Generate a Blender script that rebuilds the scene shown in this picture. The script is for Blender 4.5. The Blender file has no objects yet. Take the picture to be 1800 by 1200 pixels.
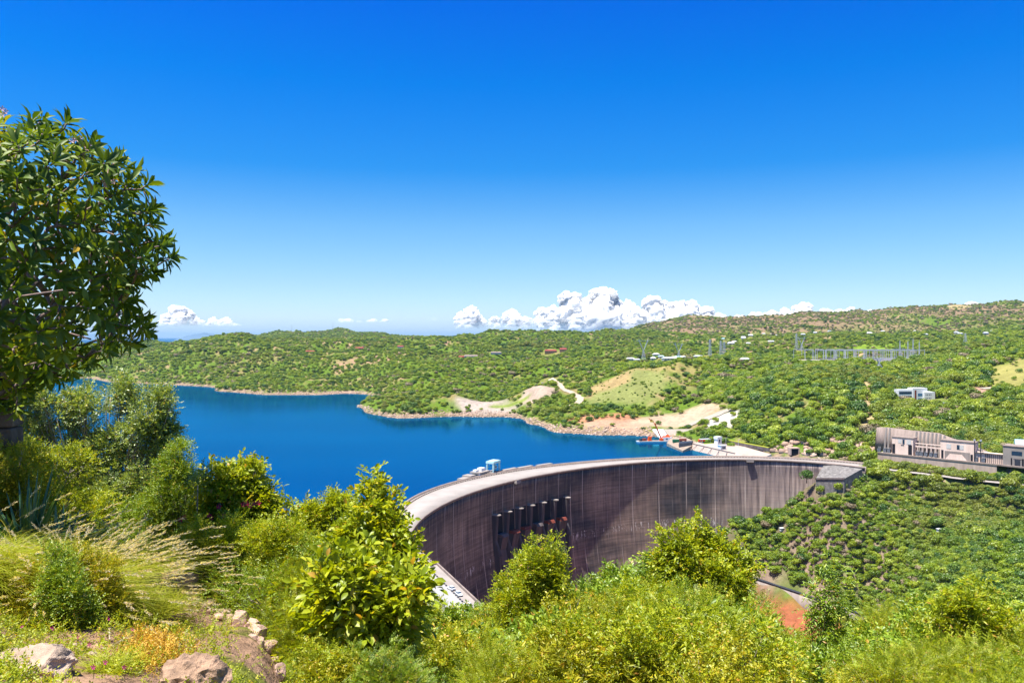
import bpy, math, random
import numpy as np
from mathutils import Vector, Matrix
R = math.radians
rng = np.random.default_rng(7)
random.seed(7)
sc = bpy.context.scene
COL = sc.collection
# ------------------------------------------------------------------ camera
F = 1400.0                        # focal length in pixels of an 1800 wide picture
PITCH = math.atan(8/1400)
cam = bpy.data.cameras.new('camera'); camo = bpy.data.objects.new('camera', cam); COL.objects.link(camo)
cam.lens = 28; cam.sensor_width = 36; cam.clip_start = 0.2; cam.clip_end = 200000
camo.location = (0, 0, 0); camo.rotation_euler = (R(90)-PITCH, 0, 0)
sc.camera = camo
# ------------------------------------------------------------------ light
SUN_EL = 72; SX, SY = -0.86, -0.51
sl = math.hypot(SX, SY); SX /= sl; SY /= sl
sdir = Vector((SX*math.cos(R(SUN_EL)), SY*math.cos(R(SUN_EL)), math.sin(R(SUN_EL))))
sun = bpy.data.lights.new('sun', 'SUN'); sun.energy = 4.6; sun.angle = R(0.53); sun.color = (1, 0.955, 0.88)
suno = bpy.data.objects.new('sun', sun); COL.objects.link(suno)
suno.rotation_euler = sdir.to_track_quat('Z', 'Y').to_euler()
w = bpy.data.worlds.new('World'); sc.world = w; w.use_nodes = True
nt = w.node_tree; nt.nodes.clear()
wo = nt.nodes.new('ShaderNodeOutputWorld'); bg = nt.nodes.new('ShaderNodeBackground'); bg.inputs[1].default_value = 0.1
sky = nt.nodes.new('ShaderNodeTexSky'); sky.sky_type = 'NISHITA'; sky.sun_disc = False
sky.sun_elevation = R(SUN_EL); sky.sun_rotation = math.atan2(SX, SY); sky.altitude = 500
sky.air_density = 1.0; sky.dust_density = 0.6; sky.ozone_density = 3.0
# clear polarised air: deeper blue overhead, milky towards the horizon
tc = nt.nodes.new('ShaderNodeTexCoord'); sep = nt.nodes.new('ShaderNodeSeparateXYZ')
rp = nt.nodes.new('ShaderNodeValToRGB')
nt.links.new(tc.outputs['Generated'], sep.inputs[0]); nt.links.new(sep.outputs[2], rp.inputs[0])
SKYRAMP = [(0.0, (1,1,1)), (0.5, (1,1,1))]
SKYRAMP = [(0.0,(.49,.63,.93)),(.023,(.57,.67,.86)),(.066,(.46,.59,.72)),(.136,(.29,.53,.70)),(.204,(.055,.41,.74)),(.30,(.0,.37,.84)),(.39,(.0,.30,.92)),(.55,(.06,.34,.80)),(1.0,(.40,.50,.62))]
els = rp.color_ramp.elements
els[0].position = SKYRAMP[0][0]; els[0].color = (*SKYRAMP[0][1], 1)
els[1].position = SKYRAMP[-1][0]; els[1].color = (*SKYRAMP[-1][1], 1)
for p, c in SKYRAMP[1:-1]:
    e = els.new(p); e.color = (*c, 1)
mx = nt.nodes.new('ShaderNodeMix'); mx.data_type = 'RGBA'; mx.blend_type = 'MULTIPLY'; mx.inputs[0].default_value = 1
nt.links.new(sky.outputs[0], mx.inputs[6]); nt.links.new(rp.outputs[0], mx.inputs[7])
gm = nt.nodes.new('ShaderNodeVectorMath'); gm.operation = 'SCALE'; gm.inputs[3].default_value = 0.94
nt.links.new(mx.outputs[2], gm.inputs[0])
nt.links.new(gm.outputs[0], bg.inputs[0]); nt.links.new(bg.outputs[0], wo.inputs[0])
sc.view_settings.view_transform = 'Standard'; sc.view_settings.look = 'None'
sc.view_settings.exposure = 1.35; sc.view_settings.gamma = 1
sc.render.engine = 'CYCLES'
sc.cycles.max_bounces = 6; sc.cycles.transparent_max_bounces = 64
sc.cycles.diffuse_bounces = 3; sc.cycles.transmission_bounces = 3; sc.cycles.volume_bounces = 0
# ------------------------------------------------------------------ helpers
CP, SP = math.cos(PITCH), math.sin(PITCH)
def ray(px, py):
    a, b = (px-900)/F, (600-py)/F
    return np.array([a, CP + b*SP, -SP + b*CP])      # camera looks slightly down
def at(px, py, d):                 # point at distance d (along +Y) behind a picture position
    r = ray(px, py); return r*(d/r[1])
def atz(px, py, z):                # point on the level z
    r = ray(px, py); return r*(z/r[2])
def tag(o, label=None, cat=None, group=None, kind=None):
    if label: o['label'] = label
    if cat: o['category'] = cat
    if group: o['group'] = group
    if kind: o['kind'] = kind
    return o
def empty(name, loc=(0,0,0), rz=0.0):
    o = bpy.data.objects.new(name, None); COL.objects.link(o); o.location = loc; o.rotation_euler = (0,0,rz)
    o.empty_display_size = 0.5
    return o
def link(name, me, mat=None, parent=None):
    o = bpy.data.objects.new(name, me); COL.objects.link(o)
    if mat is not None and len(me.materials) == 0:
        for m_ in (mat if isinstance(mat, (list, tuple)) else [mat]): me.materials.append(m_)
    if parent is not None: o.parent = parent
    return o
def mesh_np(name, V, faces, smooth=False, attrs=None, uv=None):
    """V (n,3); faces: list of (m,k) int arrays"""
    me = bpy.data.meshes.new(name); V = np.asarray(V, dtype=np.float32)
    me.vertices.add(len(V)); me.vertices.foreach_set('co', V.ravel())
    faces = [np.asarray(f) for f in faces if len(f)]
    nl = sum(f.size for f in faces); nf = sum(len(f) for f in faces)
    me.loops.add(nl); me.polygons.add(nf)
    me.loops.foreach_set('vertex_index', np.concatenate([f.ravel() for f in faces]).astype(np.int32))
    st = []; s = 0
    for f in faces:
        st.append(s + np.arange(len(f))*f.shape[1]); s += f.size
    me.polygons.foreach_set('loop_start', np.concatenate(st).astype(np.int32))
    if smooth: me.polygons.foreach_set('use_smooth', np.ones(nf, dtype=bool))
    me.update(calc_edges=True)
    for k, a in (attrs or {}).items():
        a = np.asarray(a, dtype=np.float32)
        if a.ndim == 1:
            at_ = me.attributes.new(k, 'FLOAT', 'POINT'); at_.data.foreach_set('value', a)
        else:
            at_ = me.attributes.new(k, 'FLOAT_COLOR', 'POINT')
            at_.data.foreach_set('color', np.c_[a, np.ones(len(a))].astype(np.float32).ravel())
    if uv is not None:
        ul = me.uv_layers.new(name='UVMap'); idx = np.concatenate([f.ravel() for f in faces])
        ul.data.foreach_set('uv', np.asarray(uv, dtype=np.float32)[idx].ravel())
    return me
class MB:
    """collects shapes into one mesh"""
    def __init__(s): s.v = []; s.f = []; s.m = []
    def add(s, vs, fs, mi=0):
        b = len(s.v); s.v += [tuple(v) for v in vs]; s.f += [tuple(b+i for i in f) for f in fs]; s.m += [mi]*len(fs)
        return s
    def hexa(s, p, mi=0):          # 8 corners, bottom 4 counter-clockwise then top 4
        return s.add(p, [(3,2,1,0),(4,5,6,7),(0,1,5,4),(1,2,6,5),(2,3,7,6),(3,0,4,7)], mi)
    def box(s, c, size, rz=0, mi=0, taper=1.0):
        hx, hy, h = size[0]/2, size[1]/2, size[2]; cs, sn = math.cos(rz), math.sin(rz); P = []
        for z, k in ((0,1),(h,taper)):
            for x, y in ((-hx,-hy),(hx,-hy),(hx,hy),(-hx,hy)):
                P.append((c[0]+(x*cs-y*sn)*k, c[1]+(x*sn+y*cs)*k, c[2]+z))
        return s.hexa(P, mi)
    def bar(s, a, b, w_, h_=None, mi=0):   # square bar between points
        a = Vector(a); b = Vector(b); d = (b-a)
        if d.length < 1e-6: return s
        d.normalize(); up = Vector((0,0,1)) if abs(d.z) < 0.95 else Vector((1,0,0))
        x = d.cross(up).normalized()*(w_/2); y = x.normalized().cross(d)*((h_ or w_)/2)
        P = [a-x-y, a+x-y, a+x+y, a-x+y, b-x-y, b+x-y, b+x+y, b-x+y]
        return s.hexa(P, mi)
    def tube(s, pts, rad, n=6, mi=0):
        pts = [Vector(p) for p in pts]; rad = rad if hasattr(rad, '__len__') else [rad]*len(pts)
        rings = []; b = len(s.v)
        for i, p in enumerate(pts):
            t = (pts[min(i+1, len(pts)-1)] - pts[max(i-1, 0)])
            t = t.normalized() if t.length > 1e-9 else Vector((0,0,1))
            up = Vector((0,0,1)) if abs(t.z) < 0.9 else Vector((1,0,0))
            x = t.cross(up).normalized(); y = x.cross(t)
            for k in range(n):
                a = 2*math.pi*k/n; s.v.append(tuple(p + x*math.cos(a)*rad[i] + y*math.sin(a)*rad[i]))
        for i in range(len(pts)-1):
            for k in range(n):
                k2 = (k+1) % n
                s.f.append((b+i*n+k, b+i*n+k2, b+(i+1)*n+k2, b+(i+1)*n+k)); s.m.append(mi)
        s.f.append(tuple(b+k for k in range(n))[::-1]); s.m.append(mi)
        e = b+(len(pts)-1)*n; s.f.append(tuple(e+k for k in range(n))); s.m.append(mi)
        return s
    def build(s, name, mat, parent=None, smooth=False, bevel=0):
        me = bpy.data.meshes.new(name); me.from_pydata(s.v, [], s.f)
        mats = mat if isinstance(mat, (list, tuple)) else [mat]
        for m_ in mats: me.materials.append(m_)
        me.polygons.foreach_set('material_index', s.m)
        if smooth: me.polygons.foreach_set('use_smooth', [True]*len(s.f))
        me.update()
        o = link(name, me, None, parent)
        if bevel:
            b = o.modifiers.new('bevel', 'BEVEL'); b.width = bevel; b.segments = 2; b.limit_method = 'ANGLE'
        return o
def copy_tree(o, parent=None):
    c = o.copy(); COL.objects.link(c)
    if parent is not None: c.parent = parent
    for ch in o.children: copy_tree(ch, c)
    return c
def smooth01(a, b, x):
    t = np.clip((np.asarray(x, float)-a)/(b-a), 0, 1); return t*t*(3-2*t)
def hash2(ix, iy, seed):
    h = (ix.astype(np.int64)*374761393 + iy.astype(np.int64)*668265263 + seed*974634777) & 0xffffffff
    h = ((h ^ (h >> 13))*1274126177) & 0xffffffff
    return ((h ^ (h >> 16)) & 0xffffff)/float(0xffffff)
def vnoise(x, y, seed=0):
    x = np.asarray(x, float); y = np.asarray(y, float)
    ix = np.floor(x); iy = np.floor(y); fx = x-ix; fy = y-iy
    fx = fx*fx*(3-2*fx); fy = fy*fy*(3-2*fy)
    a = hash2(ix, iy, seed); b = hash2(ix+1, iy, seed); c = hash2(ix, iy+1, seed); d = hash2(ix+1, iy+1, seed)
    return (a*(1-fx)+b*fx)*(1-fy) + (c*(1-fx)+d*fx)*fy
def fbm(x, y, seed=0, o=4):
    s = 0; a = 0.5; t = 0
    for k in range(o):
        s = s + a*vnoise(x*2**k+17*k, y*2**k-9*k, seed+k); t += a; a *= 0.55
    return s/t
# ------------------------------------------------------------------ materials
def new_mat(name):
    m = bpy.data.materials.new(name); m.use_nodes = True; t = m.node_tree
    for n in list(t.nodes): t.nodes.remove(n)
    out = t.nodes.new('ShaderNodeOutputMaterial')
    return m, t, out
def N(t, typ, **kw):
    n = t.nodes.new(typ)
    for k, v in kw.items(): setattr(n, k, v)
    return n
def ramp(t, src, stops):
    r = N(t, 'ShaderNodeValToRGB'); e = r.color_ramp.elements
    e[0].position, e[0].color = stops[0][0], (*stops[0][1], 1)
    e[1].position, e[1].color = stops[-1][0], (*stops[-1][1], 1)
    for p, c in stops[1:-1]:
        q = e.new(p); q.color = (*c, 1)
    t.links.new(src, r.inputs[0]); return r.outputs[0]
def noise(t, vec, scale, detail=4, rough=0.55):
    n = N(t, 'ShaderNodeTexNoise'); n.inputs['Scale'].default_value = scale
    n.inputs['Detail'].default_value = detail; n.inputs['Roughness'].default_value = rough
    if vec is not None: t.links.new(vec, n.inputs['Vector'])
    return n.outputs['Fac']
def math_n(t, op, a, b=None):
    n = N(t, 'ShaderNodeMath', operation=op)
    for i, q in enumerate((a, b)):
        if q is None: continue
        if isinstance(q, (int, float)): n.inputs[i].default_value = q
        else: t.links.new(q, n.inputs[i])
    return n.outputs[0]
def mixc(t, fac, a, b, mode='MIX'):
    n = N(t, 'ShaderNodeMix', data_type='RGBA', blend_type=mode)
    for i, q in ((0, fac), (6, a), (7, b)):
        if isinstance(q, (int, float)): n.inputs[i].default_value = q
        elif isinstance(q, tuple): n.inputs[i].default_value = (*q, 1)
        else: t.links.new(q, n.inputs[i])
    return n.outputs[2]
def plain(name, col, rough=0.7, var=0.25, scale=1.5, bump=0.0, metal=0.0, streak=False, spec=0.3):
    col = tuple(c*0.82 for c in col); m, t, out = new_mat(name); p = N(t, 'ShaderNodeBsdfPrincipled')
    g = N(t, 'ShaderNodeTexCoord'); vec = g.outputs['Object']
    if streak:
        mp = N(t, 'ShaderNodeMapping'); mp.inputs['Scale'].default_value = (1, 1, 0.08)
        t.links.new(vec, mp.inputs[0]); vec = mp.outputs[0]
    f = noise(t, vec, scale, 5, 0.6)
    lo = tuple(c*(1-var) for c in col); hi = tuple(min(1, c*(1+var)) for c in col)
    t.links.new(ramp(t, f, [(0.3, lo), (0.7, hi)]), p.inputs['Base Color'])
    p.inputs['Roughness'].default_value = rough; p.inputs['Metallic'].default_value = metal
    p.inputs['Specular IOR Level'].default_value = spec
    if bump:
        b = N(t, 'ShaderNodeBump'); b.inputs['Strength'].default_value = bump; b.inputs['Distance'].default_value = 0.05
        t.links.new(noise(t, g.outputs['Object'], scale*4, 6, 0.65), b.inputs['Height']); t.links.new(b.outputs[0], p.inputs['Normal'])
    t.links.new(p.outputs[0], out.inputs[0]); return m
def leaf_mat(name, stops, trans=0.35, gloss=0.06, world_var=None, inst=False, rough=0.45):
    kr, kg = (1.10, 1.14) if inst else (1.22, 1.14)
    """stops: colour ramp over the per-leaf number v; a leaf lets light through"""
    m, t, out = new_mat(name)
    a = N(t, 'ShaderNodeAttribute', attribute_name='v'); f = a.outputs['Fac']
    if inst:
        oi = N(t, 'ShaderNodeObjectInfo')
        f = math_n(t, 'ADD', math_n(t, 'MULTIPLY', f, 0.45), math_n(t, 'MULTIPLY', oi.outputs['Random'], 0.6))
    stops = [(q_, (min(.7, k_[0]*kr), min(.7, k_[1]*kg), k_[2]*1.0)) for q_, k_ in stops]; c = ramp(t, f, stops)
    if world_var:
        g = N(t, 'ShaderNodeNewGeometry'); n = noise(t, g.outputs['Position'], world_var[0], 3, 0.6)
        c = mixc(t, ramp(t, n, [(world_var[2], (0,0,0)), (world_var[3], (1,1,1))]), c, world_var[1])
    d = N(t, 'ShaderNodeBsdfDiffuse'); tr = N(t, 'ShaderNodeBsdfTranslucent'); gl = N(t, 'ShaderNodeBsdfGlossy')
    gl.inputs['Roughness'].default_value = rough
    t.links.new(c, d.inputs[0])
    tc_ = mixc(t, 1.0, c, (1.25, 1.1, 0.35), 'MULTIPLY'); t.links.new(tc_, tr.inputs[0])
    m1 = N(t, 'ShaderNodeMixShader'); m1.inputs[0].default_value = trans
    t.links.new(d.outputs[0], m1.inputs[1]); t.links.new(tr.outputs[0], m1.inputs[2])
    m2 = N(t, 'ShaderNodeMixShader'); m2.inputs[0].default_value = gloss
    t.links.new(m1.outputs[0], m2.inputs[1]); t.links.new(gl.outputs[0], m2.inputs[2])
    t.links.new(m2.outputs[0], out.inputs[0]); return m
M = {}
M['concrete'] = plain('concrete', (0.30,0.25,0.22), 0.85, 0.3, 0.25, 0.3, streak=True)
M['concrete_light'] = plain('concrete_light', (0.32,0.28,0.25), 0.85, 0.16, 0.12, 0.2)
M['concrete_dark'] = plain('concrete_dark', (0.15,0.12,0.115), 0.9, 0.35, 0.3, 0.3, streak=True)
M['road'] = plain('road_surface', (0.35,0.31,0.28), 0.9, 0.12, 0.10)
M['parapet'] = plain('parapet_concrete', (0.27,0.21,0.18), 0.9, 0.25, 0.3)
M['pale_slab'] = plain('pale_slab', (0.36,0.31,0.255), 0.9, 0.14, 0.1)
M['dark'] = plain('dark_opening', (0.012,0.012,0.018), 0.9, 0.3)  # near-black colour stands in for the shade inside openings built solid
M['steel_dark'] = plain('dark_steel', (0.035,0.04,0.055), 0.6, 0.4, 0.5)
M['white'] = plain('white_paint', (0.78,0.78,0.78), 0.5, 0.05)
M['offwhite'] = plain('offwhite_render', (0.62,0.60,0.57), 0.7, 0.1)
M['palepaint'] = plain('pale_blue_steel', (0.45,0.68,0.70), 0.5, 0.08)
M['orange'] = plain('orange_paint', (0.72,0.10,0.015), 0.5, 0.15)
M['red'] = plain('red_roof', (0.28,0.05,0.04), 0.7, 0.2)
M['rust'] = plain('rusty_red', (0.22,0.05,0.03), 0.8, 0.3)
M['green_paint'] = plain('green_paint', (0.02,0.16,0.07), 0.6, 0.2)
M['steel'] = plain('galvanised_steel', (0.42,0.45,0.50), 0.5, 0.15, metal=0.0)
M['steel_pale'] = plain('pale_steel', (0.50,0.54,0.60), 0.5, 0.15)
M['intake'] = plain('pinkish_grey_concrete', (0.85,0.65,0.54), 0.85, 0.18, 0.3, 0.2, streak=True)
M['pier'] = plain('shaded_pier_concrete', (0.10,0.085,0.085), 0.9, 0.35, 0.3, 0.3, streak=True)  # dark colour carries the shade over the sluice piers and chutes
M['pillar'] = plain('brown_stone', (0.20,0.135,0.10), 0.95, 0.4, 4, 0.8)
M['glass'] = plain('window_glass', (0.02,0.05,0.09), 0.15, 0.2, spec=0.6)
M['blue_glass'] = plain('blue_glass', (0.05,0.16,0.30), 0.2, 0.2, spec=0.6)
M['rock_pink'] = plain('pink_rock', (0.56,0.37,0.28), 0.9, 0.35, 3.0, 0.8)
M['rock_grey'] = plain('grey_rock', (0.17,0.13,0.11), 0.9, 0.4, 3.0, 0.8)
M['bark'] = plain('pale_bark', (0.22,0.16,0.13), 0.9, 0.35, 12, 0.6)
M['bark_dark'] = plain('dark_bark', (0.10,0.07,0.05), 0.9, 0.3, 12, 0.6)
M['twig'] = plain('pale_twig', (0.36,0.30,0.24), 0.9, 0.3, 20)
M['tyre'] = plain('tyre_rubber', (0.02,0.02,0.02), 0.9, 0.2)
M['car_white'] = plain('white_car_paint', (0.75,0.75,0.75), 0.3, 0.03, spec=0.5)
M['gravel'] = plain('gravel_bank', (0.33,0.25,0.19), 0.95, 0.3, 0.35, 0.4)
M['dirt'] = plain('pale_dirt', (0.45,0.36,0.27), 0.95, 0.2, 0.1, 0.3)
M['kiosk'] = plain('grey_paint', (0.55,0.58,0.60), 0.5, 0.1)
# ------------------------------------------------------------------ the dam's crest as two smooth arcs
WATER = -106.0; CREST = -100.0
DC = np.array([178.0, 446.0])
def fitarc(pts, z):
    th = []; rr = []
    for px, py in pts:
        p = atz(px, py, z); v = p[:2]-DC
        th.append(math.atan2(v[1], v[0]) % (2*math.pi)); rr.append(np.hypot(*v))
    th = np.array(th); c = np.polyfit((th-2.2)/1.3, rr, 4)
    return c, th.min(), th.max(), np.polyval(c, (th-2.2)/1.3)-np.array(rr)
UPc, ua, ub, ue = fitarc([(687,916),(713,890),(740,870),(770,856),(800,845),(830,837),(870,828.5),(930,820),(1000,812),(1100,806),(1200,803),(1300,801.5),(1400,802.5),(1447,805),(1500,811),(1520,814)], -98.9)
DNc, da, db, de = fitarc([(715,960),(717,950),(722,938),(728,928),(735,918),(750,904),(770,890),(800,875),(850,857),(900,844),(950,833),(1000,824),(1100,813),(1200,808.5),(1300,806.5),(1400,808),(1450,811.5),(1500,818),(1520,821)], -98.9)
print('arc errors', np.round(ue,1), np.round(de,1), 'theta', round(da,2), round(db,2))
TH0, TH1 = db+0.12, da          # left abutment, right end
def Rup(th): return np.polyval(UPc, (np.clip(th, ua, ub+0.1)-2.2)/1.3)
def Rdn(th): return np.polyval(DNc, (np.clip(th, da, db+0.1)-2.2)/1.3)
def dampt(th, r, z): return (DC[0]+math.cos(th)*r, DC[1]+math.sin(th)*r, z)
# ------------------------------------------------------------------ the lie of the land
def H(px, d, z): return (px, d, z)
shore = [(-300,668),(0,666),(140,664),(200,672),(290,676),(365,680),(385,688),(470,694),(560,694),(640,693),
         (627,715),(650,727),(700,735),(760,733),(800,731),(850,733),(905,734),(935,746),(980,760),(1060,765),(1140,766),(1190,778),(1238,793)]
far = []
for px, py in shore:
    d = -WATER*F/(py-592); far += [H(px, d, WATER), H(px, d*0.965, -117)]
    if (px, py) not in ((640,693),(627,715)): far.append(H(px, d*1.02, -99.5))
far += [H(0,2300,-85),H(0,2800,-114),H(0,3500,-60),H(0,5000,-60),H(0,7000,-130),H(-400,2300,-85),H(-400,3500,-60),H(-400,7000,-130),
 H(140,2300,-82),H(140,3000,-55),H(140,4200,-48),H(140,6000,-130),
 H(280,1900,-85),H(280,2200,-62),H(280,2900,-38),H(280,4500,-60),H(280,6000,-130),H(350,2400,-26),H(350,3500,-60),H(350,5500,-130),
 H(430,1650,-95),H(430,1900,-62),H(430,2300,-14),H(430,2500,-2),H(430,3500,-50),H(430,6000,-120),
 H(500,1600,-90),H(500,1900,-55),H(500,2400,-26),H(500,3000,-25),H(495,5000,36),H(550,5000,14),H(440,5000,-10),H(600,5200,46),H(690,5200,2),H(740,5200,-14),H(790,5200,-14),H(600,6500,-100),H(500,6500,-100),
 H(600,1600,-92),H(600,1800,-66),H(600,2200,-42),H(600,2700,-24),H(600,3500,-22),H(600,4300,-20),
 H(620,1320,-117),H(650,1350,-112),H(650,1130,-98),H(650,1200,-93),H(690,1330,-98),
 H(700,1070,-97),H(700,1150,-86),H(700,1500,-70),H(700,1800,-50),H(700,2300,-32),H(700,3000,-18),H(690,4200,-22),
 H(800,1070,-98),H(800,1130,-84),H(800,1250,-82),H(800,1450,-64),H(800,1900,-50),H(800,2400,-26),H(800,3000,-2),H(800,4500,-20),
 H(880,1080,-101),H(880,1180,-93),H(880,1300,-80),H(880,1500,-62),H(880,2000,-46),H(880,2500,-18),H(880,3100,4),H(830,4500,-10),H(880,4500,34),H(930,4500,0),
 H(950,1000,-100),H(950,1060,-88),H(950,1130,-69),H(950,1220,-72),H(950,1400,-64),H(950,1700,-53),H(950,2500,-22),H(950,3100,6),
 H(1040,880,-102),H(1040,930,-95),H(1040,1000,-88),H(1040,1080,-74),H(1040,1150,-56),H(1040,1300,-52),H(1040,1700,-48),H(1040,2500,-22),H(1040,3200,10),
 H(1120,870,-102),H(1120,920,-97),H(1120,980,-86),H(1120,1050,-62),H(1120,1120,-40),H(1120,1250,-43),H(1120,1500,-46),H(1120,2200,-28),H(1120,3200,14),
 H(1200,800,-104),H(1200,850,-101),H(1200,900,-95),H(1200,980,-84),H(1200,1060,-60),H(1200,1130,-44),H(1200,1500,-46),H(1200,2200,-22),H(1200,3000,8),
 H(1080,4600,10),H(1150,4600,48),H(1200,4600,98),H(1300,4600,101),
 H(1290,740,-102),H(1290,800,-99),H(1290,860,-84),H(1290,950,-68),H(1290,1100,-52),H(1290,1300,-44),H(1290,2200,-18),H(1290,3200,12),
 H(1400,695,-103),H(1400,712,-92),H(1400,760,-72),H(1400,820,-55),H(1400,900,-42),H(1400,1100,-38),H(1400,1300,-40),H(1400,1800,-18),H(1400,3000,8),H(1400,4600,108),
 H(1500,660,-103),H(1500,680,-92),H(1500,720,-76),H(1500,800,-58),H(1500,900,-44),H(1500,1100,-38),H(1500,1300,-40),H(1500,1800,-16),H(1500,3000,12),H(1500,4300,119),
 H(1600,600,-103),H(1600,675,-77),H(1600,720,-70),H(1600,800,-66),H(1600,900,-50),H(1600,1100,-40),H(1600,1300,-40),H(1600,1700,-14),H(1600,3000,18),H(1600,4200,134),
 H(1700,575,-103),H(1700,645,-82),H(1700,720,-66),H(1700,850,-48),H(1700,1050,-30),H(1700,1300,-20),H(1700,1700,-12),H(1700,3000,28),H(1700,4200,149),
 H(1800,550,-103),H(1800,625,-80),H(1800,700,-64),H(1800,850,-40),H(1800,1000,-20),H(1800,1300,-10),H(1800,2500,18),H(1800,4200,170),
 H(2150,500,-103),H(2150,600,-80),H(2150,900,-20),H(2150,2000,10),H(2150,4200,200)]
for px in (600,800,1000): far += [H(px,4000,-30),H(px,7500,-120)]
for px in (1200,1500,1800,2150): far += [H(px,6500,60),H(px,9000,0)]
for px in (-400,-150,100,350,600): far += [H(px,d,-128) for d in (400,600,850,1100)]
far += [H(100,1500,-128),H(-400,1500,-128),H(750,700,-130),H(850,820,-130),H(1000,750,-130),H(1100,720,-125),H(680,500,-130),H(800,640,-130),H(1200,700,-125),H(600,1050,-125)]
near = []
def col(px, prof): near.extend([H(px, d, z) for d, z in prof])
lake_side = [(25,-10),(60,-35),(150,-80),(250,-108)]
col(-400, [(2,-1.7),(4,-1.8),(6,-2.0),(9,-2.1),(12.5,-1.9),(16,-2.4)]+lake_side)
col(0, [(2,-1.75),(4,-2.1),(6,-2.55),(9,-3.0),(12.5,-2.6),(16,-3.2)]+lake_side)
col(300, [(2,-1.8),(4,-2.2),(7,-3.0),(9,-3.3),(11,-3.35),(14,-4.8),(25,-14),(60,-40),(150,-88),(250,-108)])
col(450, [(2,-1.8),(5,-2.5),(8,-3.25),(9,-3.35),(11,-4.4),(25,-16),(60,-44),(150,-92),(250,-108),(350,-112)])
col(600, [(2,-1.8),(5,-2.8),(8,-4.4),(11,-6.2),(25,-18),(60,-46),(150,-92),(250,-104),(350,-106)])
col(700, [(2,-1.8),(5,-3.0),(8,-4.9),(11,-6.9),(25,-19),(60,-48),(150,-92),(250,-101),(300,-101.8),(375,-101.8)])
col(900, [(2,-1.8),(5,-3.2),(8,-5.3),(11,-7.3),(25,-20),(60,-50),(150,-105),(250,-122)])
for px in (1200,1500,1800,2150):
    col(px, [(2,-1.8),(5,-3.2),(8,-5.3),(11,-7.3),(25,-20),(60,-52),(150,-118),(250,-185)])
bank = [H(1415,628,-121),H(1434,620,-112.5),H(1484,603,-110),H(1350,638,-142),H(1290,632,-150),H(1330,614,-184),H(1330,596,-201),H(1520,546,-187),H(1520,528,-199),
 H(1420,580,-186),H(1420,562,-201),H(1420,606,-152),H(1500,598,-114),H(1460,595,-124),H(1450,640,-118),H(1490,624,-116),H(1425,645,-120),H(1520,588,-124),H(1520,568,-162),H(1530,612,-110),H(1600,562,-132),H(1600,522,-166),
 H(1600,490,-190),H(1700,530,-130),H(1700,482,-161),H(1700,450,-185),H(1800,512,-127),H(1800,452,-154),H(1800,400,-180),H(2150,420,-125),H(2150,330,-190)]
for px in (-520,-400,0,300,600,900,1200,1500,1800,2150,2320): near += [H(px,1.3,-1.75),H(px,0.7,-1.75)]
gorge = [H(900,300,-150),H(880,335,-172),H(950,400,-200),H(1000,500,-200),H(1000,600,-197),H(900,480,-200),H(850,430,-190),H(1100,620,-205),
 H(1200,600,-202),H(1200,500,-212),H(1300,400,-215),H(1500,400,-205),H(1100,400,-214),H(1180,632,-200)]
def make_rbf(pts):
    P = np.array([((p[0]-900)/100.0, math.log(p[1])*6.0) for p in pts]); z = np.array([p[2] for p in pts], float)
    n = len(P); K = np.hypot(P[:,None,0]-P[None,:,0], P[:,None,1]-P[None,:,1])
    A = np.zeros((n+3, n+3)); A[:n,:n] = -K + np.eye(n)*0.02; A[:n,n] = 1; A[:n,n+1:] = P; A[n,:n] = 1; A[n+1:,:n] = P.T
    s = np.linalg.solve(A, np.r_[z, 0, 0, 0])
    def f(u, v):
        out = np.empty(u.shape); uf = u.ravel(); vf = v.ravel(); o = out.ravel()
        for a in range(0, len(uf), 20000):
            k = -np.hypot(uf[a:a+20000,None]-P[None,:,0], vf[a:a+20000,None]-P[None,:,1])
            o[a:a+20000] = k@s[:n] + s[n] + s[n+1]*uf[a:a+20000] + s[n+2]*vf[a:a+20000]
        return o.reshape(u.shape)
    return f
fA = make_rbf(far+near+bank); fB = make_rbf(gorge+near+bank)
PX = np.linspace(-520, 2320, 760); LD = np.linspace(math.log(1.1), math.log(9500), 780)
gp, gl_ = np.meshgrid(PX, LD)                   # rows = distance
gd = np.exp(gl_); gx = (gp-900)/F*gd; gy = gd
u_, v_ = (gp-900)/100.0, gl_*6.0
zA = fA(u_, v_); zB = fB(u_, v_)
rr = np.hypot(gx-DC[0], gy-DC[1]); tt = np.arctan2(gy-DC[1], gx-DC[0]) % (2*math.pi)
rd_ = Rdn(tt)
ins = 1-smooth01(0, 14, rr-rd_)
near_side = (tt > db+0.12) | (tt < da-0.05)      # open end of the gorge: both fields are one
gz = zA*(1-ins) + zB*ins
# gullies and bumps, calmer at the shore, on the made ground and near the dam
land = np.clip((gz-WATER)/30, 0, 1)
damd = smooth01(15, 90, np.abs(rr-rd_))
farm = smooth01(200, 700, gd)
gul = 1-np.abs(fbm(gx/170, gy/170, 3, 4)*2-1)*2
gz += farm*land*damd*((fbm(gx/300, gy/300, 1, 3)-0.5)*34*smooth01(1100,1900,gd) + (gul-0.5)*(13*smooth01(700,1100,gd)+13*smooth01(1500,2100,gd)) + (fbm(gx/45, gy/45, 5, 3)-0.5)*5)
mid = smooth01(280, 420, gd)*(1-farm)
gz += mid*smooth01(6, 30, rr-rd_+60)*(fbm(gx/30, gy/30, 8, 3)-0.5)*5*np.where(gp > 1250, 1, 0.3)
gz += (1-smooth01(15, 60, gd))*(fbm(gx/1.3, gy/1.3, 11, 4)-0.5)*0.28*smooth01(2.5, 5, gd)
bigm = smooth01(3400, 4400, gd)*np.clip((gz)/60, 0, 1)
gz += bigm*((1-np.abs(fbm(gx/500, gy/500, 21, 4)*2-1)*2)-0.5)*30
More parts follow.
